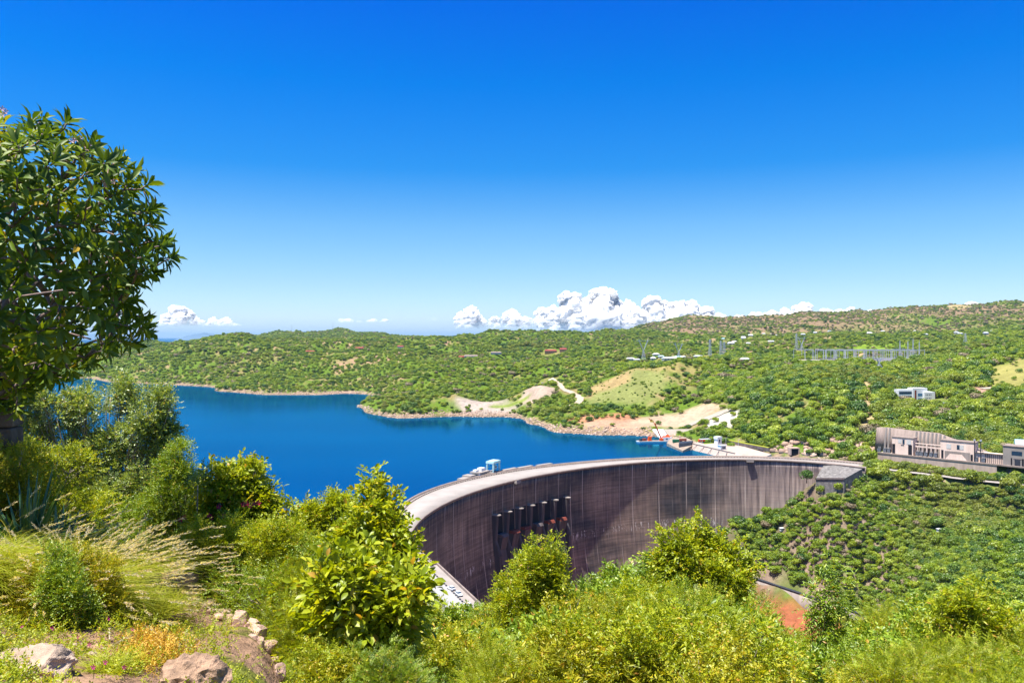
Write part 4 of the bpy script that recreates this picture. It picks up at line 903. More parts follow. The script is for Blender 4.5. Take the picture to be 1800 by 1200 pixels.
# ------------------------------------------------------------------ far houses
def house(px, py, w_, dep, h_, wallm, roofm, label, rz=0.0, group=None, gable=True, d0=900):
    q = hit(px, py, d0); o = thing_at('house', (q[0], q[1], q[2]-.5), rz, label, 'house', group, r=max(w_, dep)*.8); s_ = 1
    clear((q[0]*.99, q[1]*.99), w_*.6); clear((q[0]*.98, q[1]*.98), w_*.5)
    mb = MB(); mb.box((0,0,0), (w_,dep,h_)); mb.build('wall', M[wallm], o)
    e = .8; mb = MB()
    if gable: mb.add([(-w_/2-e,-dep/2-e,h_),(w_/2+e,-dep/2-e,h_),(w_/2+e,dep/2+e,h_),(-w_/2-e,dep/2+e,h_),(-w_/2+1.5,0,h_*1.55),(w_/2-1.5,0,h_*1.55)], [(0,1,5,4),(2,3,4,5),(1,2,5),(3,0,4),(3,2,1,0)])
    else: mb.box((0,0,h_), (w_+e,dep+e,.5))
    mb.build('roof', M[roofm], o)
    for k in range(max(2, int(w_/5))): mb = MB(); mb.box((-w_/2+w_*(k+.5)/max(2, int(w_/5)), -dep/2-.02, h_*.35), (1.6,.12,1.5)); mb.build('window', M['glass'], o)
M['tanwall'] = plain('tan_wall', (0.50,0.30,0.18), .8, .1)
for a_ in ((545,620,24,9,4.5,'tanwall','red','red-roofed house low on the left hillside, leftmost of the far red roofs'),
    (632,615,22,9,5.5,'tanwall','red','tan house with dark red roof, second red roof from the left'),
    (704,612,17,9,5.5,'offwhite','red','small red-roofed house on the hill, third red roof from the left'),
    (812,630,16,9,4.5,'rust','red','dark red building at the left of the long ruin-like house row on the hill'),
    (828,629,32,9,5,'offwhite','parapet','long grey and white building row on the hill above yellow-green grass'),
    (872,623,26,9,4.5,'offwhite','parapet','low grey roofed building right of the long grey building row'),
    (968,620,30,9,5.5,'tanwall','red','brown-red long house on the hill, left one of the pair'),
    (990,618,18,9,6,'tanwall','red','shorter brown-red house on the hill, right one of the pair')): house(*a_)
rs = random.Random(5); 
for i, (px, py, w_) in enumerate(((1108,633,14),(1119,635,12),(1153,625,12),(1162,629,10),(1148,632,9),(1176,633,22),(1185,631,12),(1192,630,14),(1201,630,10),(1228,629,18),(1309,634,12))):
    house(px, py, w_, 7, 3.6, 'offwhite', ['white','kiosk','white','palepaint'][i%4], 'small pale house in the settlement behind the grassy mound below the pylons' if i < 10 else 'single pale house left of the switchyard behind the trees', rs.uniform(-.4,.4), 'pale houses of the far settlement' if i < 10 else None)
for i in range(26):
    px = rs.uniform(1255,1400) if i < 12 else rs.uniform(1400,1760); py = rs.uniform(588,608) if i < 12 else rs.uniform(583,592)
    house(px, py, rs.uniform(8,15), 7, 4, 'offwhite', rs.choice(['white','kiosk','palepaint']), 'tiny white-roofed house scattered among trees on the slope right of the pylons' if i < 12 else 'tiny white-roofed house scattered at the foot of the brown ridge', rs.uniform(-.5,.5), 'tiny houses right of the pylons' if i < 12 else 'tiny houses below the brown ridge', d0=1900)
# ------------------------------------------------------------------ pylons, masts, switchyard
def lattice(mb, x, y, z0, z1, w0, w1, n, t_=.28):
    for k in range(n):
        a_, b_ = z0+(z1-z0)*k/n, z0+(z1-z0)*(k+1)/n; wa, wb = w0+(w1-w0)*k/n, w0+(w1-w0)*(k+1)/n
        c4 = [(-1,-1),(1,-1),(1,1),(-1,1)]
        for i in range(4):
            j = (i+1)%4; pa = (x+c4[i][0]*wa, y+c4[i][1]*wa, a_); pb = (x+c4[i][0]*wb, y+c4[i][1]*wb, b_); qa = (x+c4[j][0]*wb, y+c4[j][1]*wb, b_)
            mb.bar(pa, pb, t_*1.3); mb.bar(pa, qa, t_); mb.bar(pb, qa, t_)
def pylon(px, py, hgt, kind, label, d0=1250, rz=0.3, sc_=1):
    q = hit(px, py, d0); o = thing_at('pylon', q, rz, label, 'pylon', r=9)
    T = .30*sc_
    if kind == 'V':
        mb = MB(); lattice(mb, 0, 0, 0, hgt*.42, 3.5, 1.0, 4, T); mb.build('base', M['steel_pale'], o)
        for s_ in (-1, 1): mb = MB(); mb.bar((0,0,hgt*.42), (s_*hgt*.24,0,hgt*.9), T*3.2); mb.bar((0,0,hgt*.42),(s_*hgt*.24,0,hgt), T*1.2); mb.build('arm', M['steel_pale'], o)
        mb = MB(); mb.bar((-hgt*.36,0,hgt*.88), (hgt*.36,0,hgt*.88), T*2.4); mb.build('crossarm', M['steel_pale'], o)
    else:
        mb = MB(); lattice(mb, 0, 0, 0, hgt, 2.6, .5, 7, T); mb.build('tower', M['steel_pale'], o)
        for z, l_ in ((.62,4.6),(.76,5.4),(.9,4.2)): mb = MB(); mb.bar((-l_,0,hgt*z), (l_,0,hgt*z), T*1.6); mb.bar((-l_,0,hgt*z),(0,0,hgt*(z+.05)),T); mb.bar((l_,0,hgt*z),(0,0,hgt*(z+.05)),T); mb.build('crossarm', M['steel_pale'], o)
pylon(1131,633,44,'V','tall V-shaped steel pylon leaning left above the settlement, leftmost pylon')
pylon(1193,632,34,'V','wide V-shaped steel pylon above the pale houses, second from the left')
pylon(1248,626,33,'L','slim lattice pylon with short arms, left one of the close pair', d0=1250)
pylon(1267,624,28,'L','slim lattice pylon, the middle one of the three slim towers'); pylon(1273,624,26,'L','slim lattice pylon, the right one of the three slim towers')
pylon(1400,615,34,'L','lattice pylon standing at the left corner of the switchyard',1350,sc_=.9); pylon(1409,617,30,'V','V-shaped pylon standing just right of the switchyard corner pylon',1300)
pylon(1697,605,22,'L','slim lone pylon on the right hillside right of the switchyard',1100,sc_=.7); pylon(1545,648,14,'V','short pale green trestle on the slope below the switchyard',900,sc_=.8)
for i, (px, py, h_) in enumerate(((513,584,34),(585,581,40))):
    q = at(px, py+2, 5000); q[2] = G(q[0], q[1]); o = thing_at('radio_mast', q, 0, ['thin radio mast on the far left hilltop','taller thin radio mast on the far rounded hill'][i], 'mast', r=3)
    mb = MB(); mb.tube([(0,0,0),(0,0,h_+20)], [1.0,.7], 4); mb.build('mast_pole', M['steel'], o); mb = MB(); mb.box((0,0,h_*.8),(3,1,3)); mb.build('antenna', M['steel'], o)
gz0 = G(SW[0], SW[1])
def portal(x, y, w_, h_, label, group):
    o = thing_at('switchyard_gantry', (x, y, gz0), 0, label, 'gantry', group, r=6)
    for s_ in (-1, 1):
        mb = MB(); 
        for dx in (-.7,.7): mb.bar((s_*w_/2+dx,0,0), (s_*w_/2+dx*.3,0,h_), .2)
        for k in range(5): mb.bar((s_*w_/2-.6,0,h_*k/5), (s_*w_/2+.6,0,h_*(k+1)/5), .18)
        mb.build('column', M['steel_pale'], o)
    mb = MB(); mb.bar((-w_/2,0,h_), (w_/2,0,h_), .36); mb.bar((-w_/2,0,h_-1.5), (w_/2,0,h_-1.5), .18)
    for k in range(8): mb.bar((-w_/2+w_*k/8,0,h_-(k%2)*1.5), (-w_/2+w_*(k+1)/8,0,h_-((k+1)%2)*1.5), .18)
    mb.build('beam', M['steel_pale'], o); return o
g0 = None; x0 = (1450-900)/F*SW[1]; x1 = (1612-900)/F*SW[1]
for row in range(4):
    nx = 11; yy = SW[1]-24+row*22
    for k in range(nx):
        xx = x0-([0,18,34,50][row])+ (x1-x0+([0,18,34,50][row]))*(k+.5)/nx + row*4
        lab = 'pale steel gantry frame in the '+['front','second','third','rearmost'][row]+' row of the switchyard'
        if g0 is None: g0 = portal(xx, yy, 13.5, 17, lab, 'switchyard gantries, front row'); continue
        c_ = copy_tree(g0); c_.location = (xx, yy, gz0); c_['label'] = lab; c_['group'] = 'switchyard gantries, '+['front','second','third','rearmost'][row]+' row'; clear((xx, yy), 6)
for i, (px, h_) in enumerate(((1582,31),(1605,34),(1616,29),(1596,30))):
    x = (px-900)/F*(SW[1]+10*i); o = thing_at('lightning_mast', (x, SW[1]+10*i, gz0), 0, ['tall thin mast in the switchyard, leftmost of the four','tall thin mast at the right end of the switchyard, tallest','tall thin mast at the far right edge of the switchyard','tall thin mast just left of the tallest one'][i], 'mast', r=3)
    mb = MB(); lattice(mb, 0, 0, 0, h_, .9, .3, 8, .2); mb.build('mast_pole', M['steel_pale'], o); mb = MB(); mb.tube([(0,0,h_),(0,0,h_+4)], .12, 4); mb.build('spike', M['steel_pale'], o)
tr0 = None
for k in range(30):
    px = 1452+k*5.3; d = SW[1]-31+(k%2)*5; x = (px-900)/F*d
    if tr0 is None:
        tr0 = thing_at('switchgear', (x, d, gz0), 0, 'dark switchgear unit in the long front row of the switchyard', 'switchgear', 'switchgear units along the front', r=5)
        mb = MB(); mb.box((0,0,0), (3.2,2.4,3.2)); mb.build('tank', M['steel_dark'], tr0); mb = MB()
        for s_ in (-1,0,1): mb.tube([(s_*1.1,0,3.2),(s_*1.4,0,6)], [.22,.12], 5)
        mb.build('bushings', M['steel'], tr0)
    else: c_ = copy_tree(tr0); c_.location = (x, d, gz0); clear((x, d), 6)
o = thing_at('boundary_wall', ((1525-900)/F*(SW[1]-38), SW[1]-38, gz0), 0, 'long low pale wall along the front of the switchyard', 'wall', r=4)
mb = MB(); mb.box((0,0,-2), (150,.8,5)); mb.build('wall_face', plain('pale_mauve_wall',(0.55,0.50,0.55),.9,.15,.3), o); mb = MB(); mb.box((45,3,3), (55,1,1.2)); mb.build('cable_trough', M['white'], o)
for k in range(20): clear(((1440-900)/F*1230+k*9, SW[1]-48-(k%3)*9), 9)
for px in range(1400,1625,8):
    for dd in (-30,-10,10,30,50): clear(((px-900)/F*(SW[1]+dd), SW[1]+dd), 8)
# ------------------------------------------------------------------ clouds
cm, t, out = new_mat('cloud'); dfn = N(t, 'ShaderNodeBsdfDiffuse'); dfn.inputs[0].default_value = (0.95,0.95,0.95,1)
trn = N(t, 'ShaderNodeBsdfTranslucent'); trn.inputs[0].default_value = (0.9,0.92,0.95,1)
a = N(t, 'ShaderNodeAttribute', attribute_name='v'); tp = N(t, 'ShaderNodeBsdfTransparent'); lw = N(t, 'ShaderNodeLayerWeight'); lw.inputs[0].default_value = 0.5
x1_ = N(t, 'ShaderNodeMixShader'); x1_.inputs[0].default_value = 0.4
gn_ = N(t, 'ShaderNodeNewGeometry'); vs_ = N(t, 'ShaderNodeVectorMath', operation='SCALE'); t.links.new(gn_.outputs['Normal'], vs_.inputs[0]); vs_.inputs[3].default_value = .35; va_ = N(t, 'ShaderNodeVectorMath', operation='ADD'); t.links.new(vs_.outputs[0], va_.inputs[0]); va_.inputs[1].default_value = (-.25,-.2,.75); vn_ = N(t, 'ShaderNodeVectorMath', operation='NORMALIZE'); t.links.new(va_.outputs[0], vn_.inputs[0]); t.links.new(vn_.outputs[0], dfn.inputs['Normal']); t.links.new(dfn.outputs[0], x1_.inputs[1]); t.links.new(trn.outputs[0], x1_.inputs[2])
x2_ = N(t, 'ShaderNodeMixShader'); t.links.new(math_n(t, 'MAXIMUM', a.outputs['Fac'], math_n(t, 'MULTIPLY', ramp(t, lw.outputs['Facing'], [(0.30,(0,0,0)),(.95,(1,1,1))]), math_n(t, 'ADD', .35, math_n(t, 'MULTIPLY', noise(t, gn_.outputs['Position'], .0016, 5, .7), 1.1)))), x2_.inputs[0]); t.links.new(x1_.outputs[0], x2_.inputs[1]); t.links.new(tp.outputs[0], x2_.inputs[2]); t.links.new(x2_.outputs[0], out.inputs[0])
ico_me = bpy.data.meshes.new('i'); import bmesh as _bm; bm_ = _bm.new(); _bm.ops.create_icosphere(bm_, subdivisions=4, radius=1)
ICO = np.array([v.co[:] for v in bm_.verts]); ICOF = np.array([[v.index for v in f.verts] for f in bm_.faces]); bm_.free(); bpy.data.meshes.remove(ico_me)
def cloud(cx, base, puffs, label, seed, D=72000, soft=0.0, group=None):
    """puffs: (px, top py, radius px)"""
    r_ = np.random.default_rng(seed); V = []; Fc = []; A = []; n = 0; k_ = D/F
    zb = (592-base)*k_
    balls = []
    for px, py, rad in puffs:
        balls.append((px, py+rad, rad))
        for _ in range(int(5+rad*.35)):
            a_ = r_.uniform(-.3, math.pi+.3); q_ = rad*r_.uniform(.5,.95); s_ = rad*r_.uniform(.28,.5); balls.append((px+math.cos(a_)*q_*1.15, py+rad-math.sin(a_)*q_*.85, s_))
        y = py+rad*1.6
        while y < base: balls.append((px+r_.uniform(-.6,.6)*rad, y, rad*r_.uniform(.7,1.15), (y-py)*.75)); y += rad*.7
    for bl_ in balls:
        px, py, s_ = bl_[:3]; c_ = np.array([(px-900)*k_, D+r_.uniform(-1,1)*rad*k_*.5-(bl_[3]*k_ if len(bl_) > 3 else 0), (592-py)*k_]); P = ICO.copy()
        nn = fbm(P[:,0]*2.2+px, P[:,2]*2.2+py*.7+P[:,1], seed, 4)+fbm(P[:,1]*2.2+px, P[:,2]*2.2+py*.7, seed+5, 4)-1
        P = P*(1+nn[:,None]*.9)*s_*k_; P = P+c_
        V.append(P); Fc.append(ICOF+n); n += len(P)
    V = np.concatenate(V); hz = np.clip((V[:,2]-zb)/(40*k_), 0, 1); vv = (1-hz)**1.0; vv = np.clip(vv*0.9+.28+soft, 0, 1)
    c0 = np.array([(cx-900)*k_, D, zb]); me = mesh_np('cloud', V-c0, [np.concatenate(Fc)], True, {'v': vv}); ob = link('cloud', me, cm); ob.location = c0
    tag(ob, label, 'cloud', group)
cloud(315, 588, [(300,548,15),(316,537,15),(332,549,13),(350,560,12),(372,562,12),(395,560,14),(415,570,12)], 'small puffy white cloud at the left just right of the big tree', 3, soft=.15)
cloud(480, 588, [(455,572,9),(478,566,10),(500,570,9),(530,572,8)], 'faint low cloud bank over the far left hills', 4, soft=.42)
cloud(625, 586, [(590,570,9),(608,560,11),(630,566,9),(655,562,10),(675,562,9)], 'small pale cloud above the far rounded hill', 5, soft=.25)
cloud(735, 588, [(700,574,8),(722,568,9),(745,572,8),(763,560,7),(780,572,9)], 'faint small cloud right of the far rounded hill', 6, soft=.4)
cloud(850, 590, [(812,550,10),(830,538,12),(842,555,11),(872,558,12),(900,546,14),(922,558,12)], 'pair of small puffy white clouds left of the big cumulus', 7, soft=.08)
cloud(1020, 592, [(955,542,14),(972,538,12),(990,550,15),(1003,513,17),(1020,532,20),(1045,520,22),(1060,508,20),(1078,528,18),(1095,545,20),(1035,545,22)], 'largest towering white cumulus cloud near the middle of the horizon', 8)
cloud(1170, 592, [(1105,530,14),(1125,545,17),(1150,521,17),(1168,535,18),(1192,530,17),(1215,531,15),(1240,540,14),(1265,550,12)], 'long bright cumulus cloud right of the largest one above the ridge', 9)
cloud(1390, 592, [(1300,555,10),(1330,550,12),(1355,547,13),(1385,545,14),(1410,534,15),(1428,546,13),(1452,543,12),(1475,545,13),(1495,541,13),(1512,550,9)], 'row of white clouds rising behind the long brown ridge', 10)
cloud(1535, 592, [(1532,544,7)], 'tiny white cloud puff behind the ridge', 11, soft=.1)
cloud(1660, 592, [(1655,538,8),(1664,541,7)], 'small white cloud puff behind the ridge at the right', 12)
cloud(1715, 592, [(1708,530,8),(1718,534,9)], 'white cloud puff peeking over the ridge top, rightmost', 13)
# ------------------------------------------------------------------ loose rock along the shore and in the cliff
def rock_templates(k=6):
    import bmesh
    out_ = []; r_ = np.random.default_rng(3)
    for _ in range(k):
        bm = bmesh.new()
        for _ in range(14):
            v = r_.normal(size=3); v /= np.linalg.norm(v); v = np.sign(v)*np.abs(v)**.6; bm.verts.new(v)
        bmesh.ops.convex_hull(bm, input=bm.verts); bmesh.ops.delete(bm, geom=[v for v in bm.verts if not v.link_faces], context='VERTS'); bmesh.ops.triangulate(bm, faces=bm.faces)
        bm.verts.index_update(); out_.append((np.array([v.co[:] for v in bm.verts]), np.array([[v.index for v in f.verts] for f in bm.faces]))); bm.free()
    return out_
RT = rock_templates()
def rocks_mesh(name, P, S, mat, seed=1):
    r_ = np.random.default_rng(seed); V = []; Fc = []; n = 0; A = []
    for p_, s_ in zip(P, S):
        tv, tf = RT[int(r_.integers(0, len(RT)))]; a_ = r_.uniform(0,6.28); c_, s2 = math.cos(a_), math.sin(a_); q = tv*s_
        V.append(np.stack([q[:,0]*c_-q[:,1]*s2, q[:,0]*s2+q[:,1]*c_, q[:,2]], 1)+p_); Fc.append(tf+n); n += len(tv); A.append(np.full(len(tv), r_.uniform(0,1)))
    return link(name, mesh_np(name, np.concatenate(V), [np.concatenate(Fc)], False, {'v': np.concatenate(A)}), mat)
mm, t, out = new_mat('broken_rock'); p = N(t, 'ShaderNodeBsdfPrincipled'); a = N(t, 'ShaderNodeAttribute', attribute_name='v'); t.links.new(ramp(t, a.outputs['Fac'], [(0,(0.20,0.14,0.11)),(.5,(0.36,0.24,0.17)),(1,(0.46,0.34,0.26))]), p.inputs['Base Color']); p.inputs['Roughness'].default_value = .95; t.links.new(p.outputs[0], out.inputs[0])
rq = np.random.default_rng(12); sp_px = [s_[0] for s_ in shore]; P = []; S = []
for (p0, p1) in zip(shore[:-1], shore[1:]):
    if abs(p0[0]-p1[0]) < 20: continue
    n_ = int(abs(p1[0]-p0[0])*(3.2 if p0[0] > 200 else .6))
    for _ in range(n_):
        u = rq.uniform(); px = p0[0]+(p1[0]-p0[0])*u; dw = -WATER*F/((p0[1]+(p1[1]-p0[1])*u)-592); d_ = dw*rq.uniform(.985,1.03); x = (px-900)/F*d_; z = G(x, d_)
        if z < -108.5 or z > -99: continue
        s_ = rq.uniform(.4,1.5); P.append(np.array([x, d_, z+.1*s_])); S.append(np.array([s_*1.3, s_, s_*.8]))
tag(rocks_mesh('shore_rocks', P, S, mm, 2), 'broken pinkish rocks lining the far shore of the lake', 'rocks', kind='stuff')
P = []; S = []
for _ in range(420):
    px = rq.uniform(1335,1535); d_ = rq.uniform(668,712)-(px-1400)*.16; x = (px-900)/F*d_; z = G(x, d_)
    if z < -102.5 or z > -86: continue
    if abs(px-1401) < 10 and z < -95: continue
    s_ = rq.uniform(.9,3.2); P.append(np.array([x, d_, z])); S.append(np.array([s_*1.5, s_*1.1, s_*.9]))
tag(rocks_mesh('cliff_rocks', P, S, mm, 3), 'blocky pinkish rock cliff behind the crest road around the tunnel mouth', 'rocks', kind='stuff')
# ------------------------------------------------------------------ trees
def crown_mesh(name, seed, nl, flat_=.75, nlobes=7, q=.15, mat=None, spread=.55):
    r_ = np.random.default_rng(seed); P = []; Nn = []; vv = []
    for k in range(nlobes):
        a_ = r_.uniform(0, 6.283); rad = spread*math.sqrt(r_.uniform(.05,1)); c_ = np.array([math.cos(a_)*rad, math.sin(a_)*rad, .45+r_.uniform(0,.5)*(1-rad)]); s_ = r_.uniform(.3,.5)
        m_ = nl//nlobes; d_ = r_.normal(size=(m_,3)); d_[:,2] = d_[:,2]*.9+.25; d_ /= np.linalg.norm(d_,axis=1)[:,None]
        P.append(c_+d_*s_*np.array([1,1,flat_])*r_.uniform(.8,1.08,(m_,1))); Nn.append(d_+r_.normal(size=(m_,3))*.38); vv.append(np.clip(r_.normal(.5,.22,m_)+r_.uniform(-.15,.15),0,1))
    P = np.concatenate(P); Nn = np.concatenate(Nn); Nn /= np.linalg.norm(Nn,axis=1)[:,None]; vv = np.concatenate(vv); n = len(P)
    t_ = np.cross(Nn, r_.normal(size=(n,3))); t_ /= np.linalg.norm(t_,axis=1)[:,None]; b_ = np.cross(Nn, t_); s_ = q*r_.uniform(.55,1.25,(n,1))
    V = np.stack([P-t_*s_, P-b_*s_*.7, P+t_*s_, P+b_*s_*.7], 1); V[:,:,2] = np.maximum(V[:,:,2], .02)
    me = mesh_np(name, V.reshape(-1,3), [np.arange(n*4).reshape(n,4)], False, {'v': np.repeat(vv,4)}); me.materials.append(mat); return me
WV = (0.0035, (0.20,0.19,0.045), 0.52, 0.72)
LM = {'bright': leaf_mat('bright_leaves', [(0.1,(0.075,0.135,0.010)),(0.5,(0.175,0.255,0.014)),(0.95,(0.32,0.36,0.022))], .4, .03, WV, True),
      'dark': leaf_mat('dark_leaves', [(0.1,(0.03,0.075,0.014)),(0.5,(0.065,0.130,0.020)),(0.95,(0.14,0.21,0.03))], .25, .03, None, True),
      'olive': leaf_mat('olive_leaves', [(0.1,(0.09,0.13,0.020)),(0.5,(0.19,0.25,0.03)),(0.95,(0.34,0.38,0.05))], .25, .03, None, True),
      'dry': leaf_mat('dry_leaves', [(0.1,(0.13,0.10,0.07)),(0.5,(0.23,0.18,0.12)),(0.95,(0.33,0.26,0.18))], .1, .02, None, True)}
kinds = [('bright',11,.75),('bright',12,.7),('bright',13,.8),('dark',14,.8),('dark',15,.7),('olive',16,.75),('olive',17,.65),('dry',18,.6)]
crowns = [crown_mesh('crown', s_, 950, f_, 9+(s_%4), .088, LM[k]) for k, s_, f_ in kinds]
mb = MB(); mb.tube([(0,0,-.15),(.03,0,.25),(0,.04,.55)], [.07,.05,.03], 6); mb.tube([(0,.02,.3),(.25,.1,.62)], [.035,.018], 5); mb.tube([(0,.02,.28),(-.22,-.1,.6)], [.035,.018], 5)
tk = mb.build('trunk', M['bark_dark']); tkm = tk.data; bpy.data.objects.remove(tk)
# where trees may stand, scattered evenly over the land in view
n0 = 560000; rt_ = np.random.default_rng(21)
ld = np.log(rt_.uniform(430**1.25, 5300**1.25, n0)**(1/1.25)); pxs = rt_.uniform(-60, 1860, n0)
ld[:26000] = np.log(rt_.uniform(420, 660, 26000)); pxs[:26000] = rt_.uniform(1240, 1870, 26000); ds = np.exp(ld); xs = (pxs-900)/F*ds; ys = ds; zz = gz_at(xs, ys)
sp_ = 1.0
prob = np.where(ds < 640, .95, .42*np.clip(ds/1400, .55, 1))
prob *= np.where((ds > 600) & ~((pxs > 1236) & (ds < 668)), smooth01(-103.6, -101.8, zz), 1.0)
rr_ = np.hypot(xs-DC[0], ys-DC[1]); t2 = np.arctan2(ys-DC[1], xs-DC[0]) % (2*math.pi)
prob *= ~((rr_-Rdn(t2) > -4) & (rr_-Rdn(t2) < 34) & (t2 > da-.02) & (t2 < db+.5) & (pxs < 1440)) * 1.0
prob *= ~((zz < -104) & (ds > 668)) * 1.0
prob *= ~((ds < 640) & ((pxs < 1235) | (zz < -190))) * 1.0
def el(px, d, rpx, rl): return ell(px, d, rpx, rl, pxs, ld, .3)
for a_ in ((948,1112,34,.045,.97),(855,1085,58,.045,.92),(1090,890,75,.04,.93),(1190,900,90,.05,.93),(1275,850,36,.035,.97),(1110,1055,80,.08,.6),(1190,1120,75,.03,.6),
           (1785,880,48,.11,.9),(1725,790,38,.03,.9),(1505,1290,135,.05,1),(1470,1480,90,.05,.9),(1560,1650,60,.05,.8),(1525,775,11,.12,.9),(1445,650,90,.05,.1),(1340,700,40,.03,.3),(1290,665,26,.05,.8),(900,1115,60,.03,.7),
           (1690,4000,25,.04,.9),(830,1850,70,.03,.6)): prob *= 1-a_[4]*el(*a_[:4])
prob = np.where((ds > 640) & (ds < 1300) & (pxs > 1230), prob*1.7, prob); prob *= np.where((pxs > 1440) & (pxs < 1628) & (ds > 1185) & (ds < 1260), 0, 1)
patch = fbm(xs/70, ys/70, 81, 3); prob *= np.where(patch > .60, .45, 1)
brown = smooth01(2700, 3200, ds)*smooth01(1100, 1200, pxs); prob *= 1-.6*brown
keep = rt_.uniform(size=n0) < prob
cl = np.array(CLEAR); xs, ys, zz, ds, pxs, patch, brown = [q_[keep] for q_ in (xs, ys, zz, ds, pxs, patch, brown)]
ok = np.ones(len(xs), bool)
for a_ in range(0, len(xs), 4000):
    d2 = (xs[a_:a_+4000,None]-cl[None,:,0])**2+(ys[a_:a_+4000,None]-cl[None,:,1])**2; ok[a_:a_+4000] = ~(d2 < cl[None,:,2]**2).any(1)
xs, ys, zz, ds, pxs, patch, brown = [q_[ok] for q_ in (xs, ys, zz, ds, pxs, patch, brown)]
n = len(xs); scl = rt_.uniform(2.4, 5.6, n)*np.where(rt_.uniform(size=n) < .14, 1.4, 1)*np.clip((ds/1500)**.3, .9, 1.45)
scl = np.where((ds < 1150) & (ds > 640) & (pxs > 1240), scl*1.45, scl)
scl = np.where(ds < 640, rt_.uniform(1.6, 4.0, n)*np.where(rt_.uniform(size=n) < .08, 1.7, 1), scl)
scl = scl*np.where(ds > 660, .62+.8*fbm(xs/140, ys/140, 95, 3), 1)
pk = rt_.uniform(size=n); dn = fbm(xs/120, ys/120, 91, 3); pk = np.clip(pk+(dn-.5)*.5, 0, .999)
kidx = np.select([pk < .11, pk < .35, pk < .58, pk < .74, pk < .81, pk < .90, pk < .985], [3,0,1,2,4,5,6], 7)
kidx = np.where((brown > .3) & (rt_.uniform(size=n) < .30), 7, kidx); kidx = np.where((ds < 700) & (kidx >= 6) & (rt_.uniform(size=n) < .5), 1, kidx)
# the yellow-green open slopes carry only low shrubs
shr = ell(1110,1055,85,.09,pxs,np.log(ds),.3)+ell(1785,880,50,.12,pxs,np.log(ds),.3); scl = np.where(shr > .3, scl*.4, scl)
show = scl/ds; vis = np.zeros(n, bool)
order = np.argsort(-show); cand = []
for i in order:                      # seen from the lookout: nothing of the land in between
    if len(cand) >= 300: break
    if pxs[i] < 0 or pxs[i] > 1800: continue
    k_ = np.linspace(.3, .985, 60); top = zz[i]+scl[i]*1.0
    if (gz_at(xs[i]*k_, ys[i]*k_) > top*k_).any(): continue
    py_ = 592-zz[i]/ds[i]*F
    lim = np.interp(pxs[i], [1280,1340,1430,1500,1600,1700,1800], [990,1010,1060,1075,1050,1040,1075])
    if py_ > lim: continue
    cand.append(i)
ind = np.zeros(n, bool); ind[cand] = True
print('trees', n, 'single', ind.sum())
def zone(px, d):
    if d < 640: return 'on the gorge slope '+('just right of the dam' if px < 1560 else 'near the right edge')
    if px > 1530 and d < 720: return 'on the slope right behind the intake terrace'
    if px > 1320 and d < 760: return 'above the cliff behind the crest road'
    if px > 1320 and d < 950: return 'around the white house' if px > 1530 else 'on the hill left of the white house'
    if px > 1320: return 'on the upper right hillside near the switchyard'
    if px > 1000: return 'near the lake shore behind the orange crane barge'
    if px > 890: return 'on the small headland below the gravel bank'
    if px > 640: return 'on the wooded headland beyond the dam'
    return 'on the far left shore of the lake'
first = {}
look = {'bright': 'bright green bushy tree', 'dark': 'dark green round tree', 'olive': 'olive green spreading tree', 'dry': 'grey-brown dry tree'}
for i in np.nonzero(ind)[0]:
    k_ = int(kidx[i]); o = empty('hillside_tree', (xs[i], ys[i], zz[i]-.2), float(rt_.uniform(0, 6.28))); s_ = float(scl[i]); o.scale = (s_, s_, s_*float(rt_.uniform(.85,1.15)))
    c_ = link('crown', crowns[k_], None, o); link('trunk', tkm, M['bark_dark'], o); first.setdefault(k_, c_)
    lab = look[kinds[k_][0]]+' '+zone(pxs[i], ds[i]); tag(o, lab, 'tree', 'trees: '+lab)
for k_ in range(8):
    if k_ not in first:              # a tree of every kind is planted once
        o = empty('hillside_tree', tuple(PD(1210+k_*3, 960+k_*8)), .3*k_); o.scale = (3,3,3); first[k_] = link('crown', crowns[k_], None, o); link('trunk', tkm, M['bark_dark'], o); tag(o, look[kinds[k_][0]]+' near the lake shore behind the orange crane barge', 'tree', 'trees: '+look[kinds[k_][0]]+' near the lake shore behind the orange crane barge')
fo = ~ind
for (px, py, s_, k_, lab) in ((1543,838,9,1,'large bright tree below the road where it leaves the dam'),(1512,846,8,4,'dark tree on the slope just below the stone revetment'),(1588,846,8.5,0,'large bushy tree in front of the road under the left intake building'),(1625,852,8,2,'broad tree below the road in the middle of the intake terrace'),(1708,850,9.5,0,'biggest round tree below the road under the wide intake building'),
        (1395,890,6.5,3,'dark tree at the edge of the dam face where the slope begins'),(1305,925,6.5,4,'dark tree low against the dam face at the left end of the slope'),(1372,905,6,1,'green tree beside the dam face above the tiny white hut'),(1548,815,7,5,'olive grey tree standing on the road edge at the left end of the intake terrace'),(1775,858,8,1,'large bright tree below the road near the right edge'),(1446,866,6,0,'bright tree in front of the left half of the stone revetment'),(1478,862,6.5,2,'bright tree in front of the right half of the stone revetment')):
    q = hit(px, py, 430); q = q if k_ != 5 else atz(1548, 826, -102); o = empty('hillside_tree', (q[0], q[1], q[2]-.3), s_); o.scale = (s_, s_, s_*.95); link('crown', crowns[k_], None, o); link('trunk', tkm, M['bark_dark'], o); tag(o, lab, 'tree')
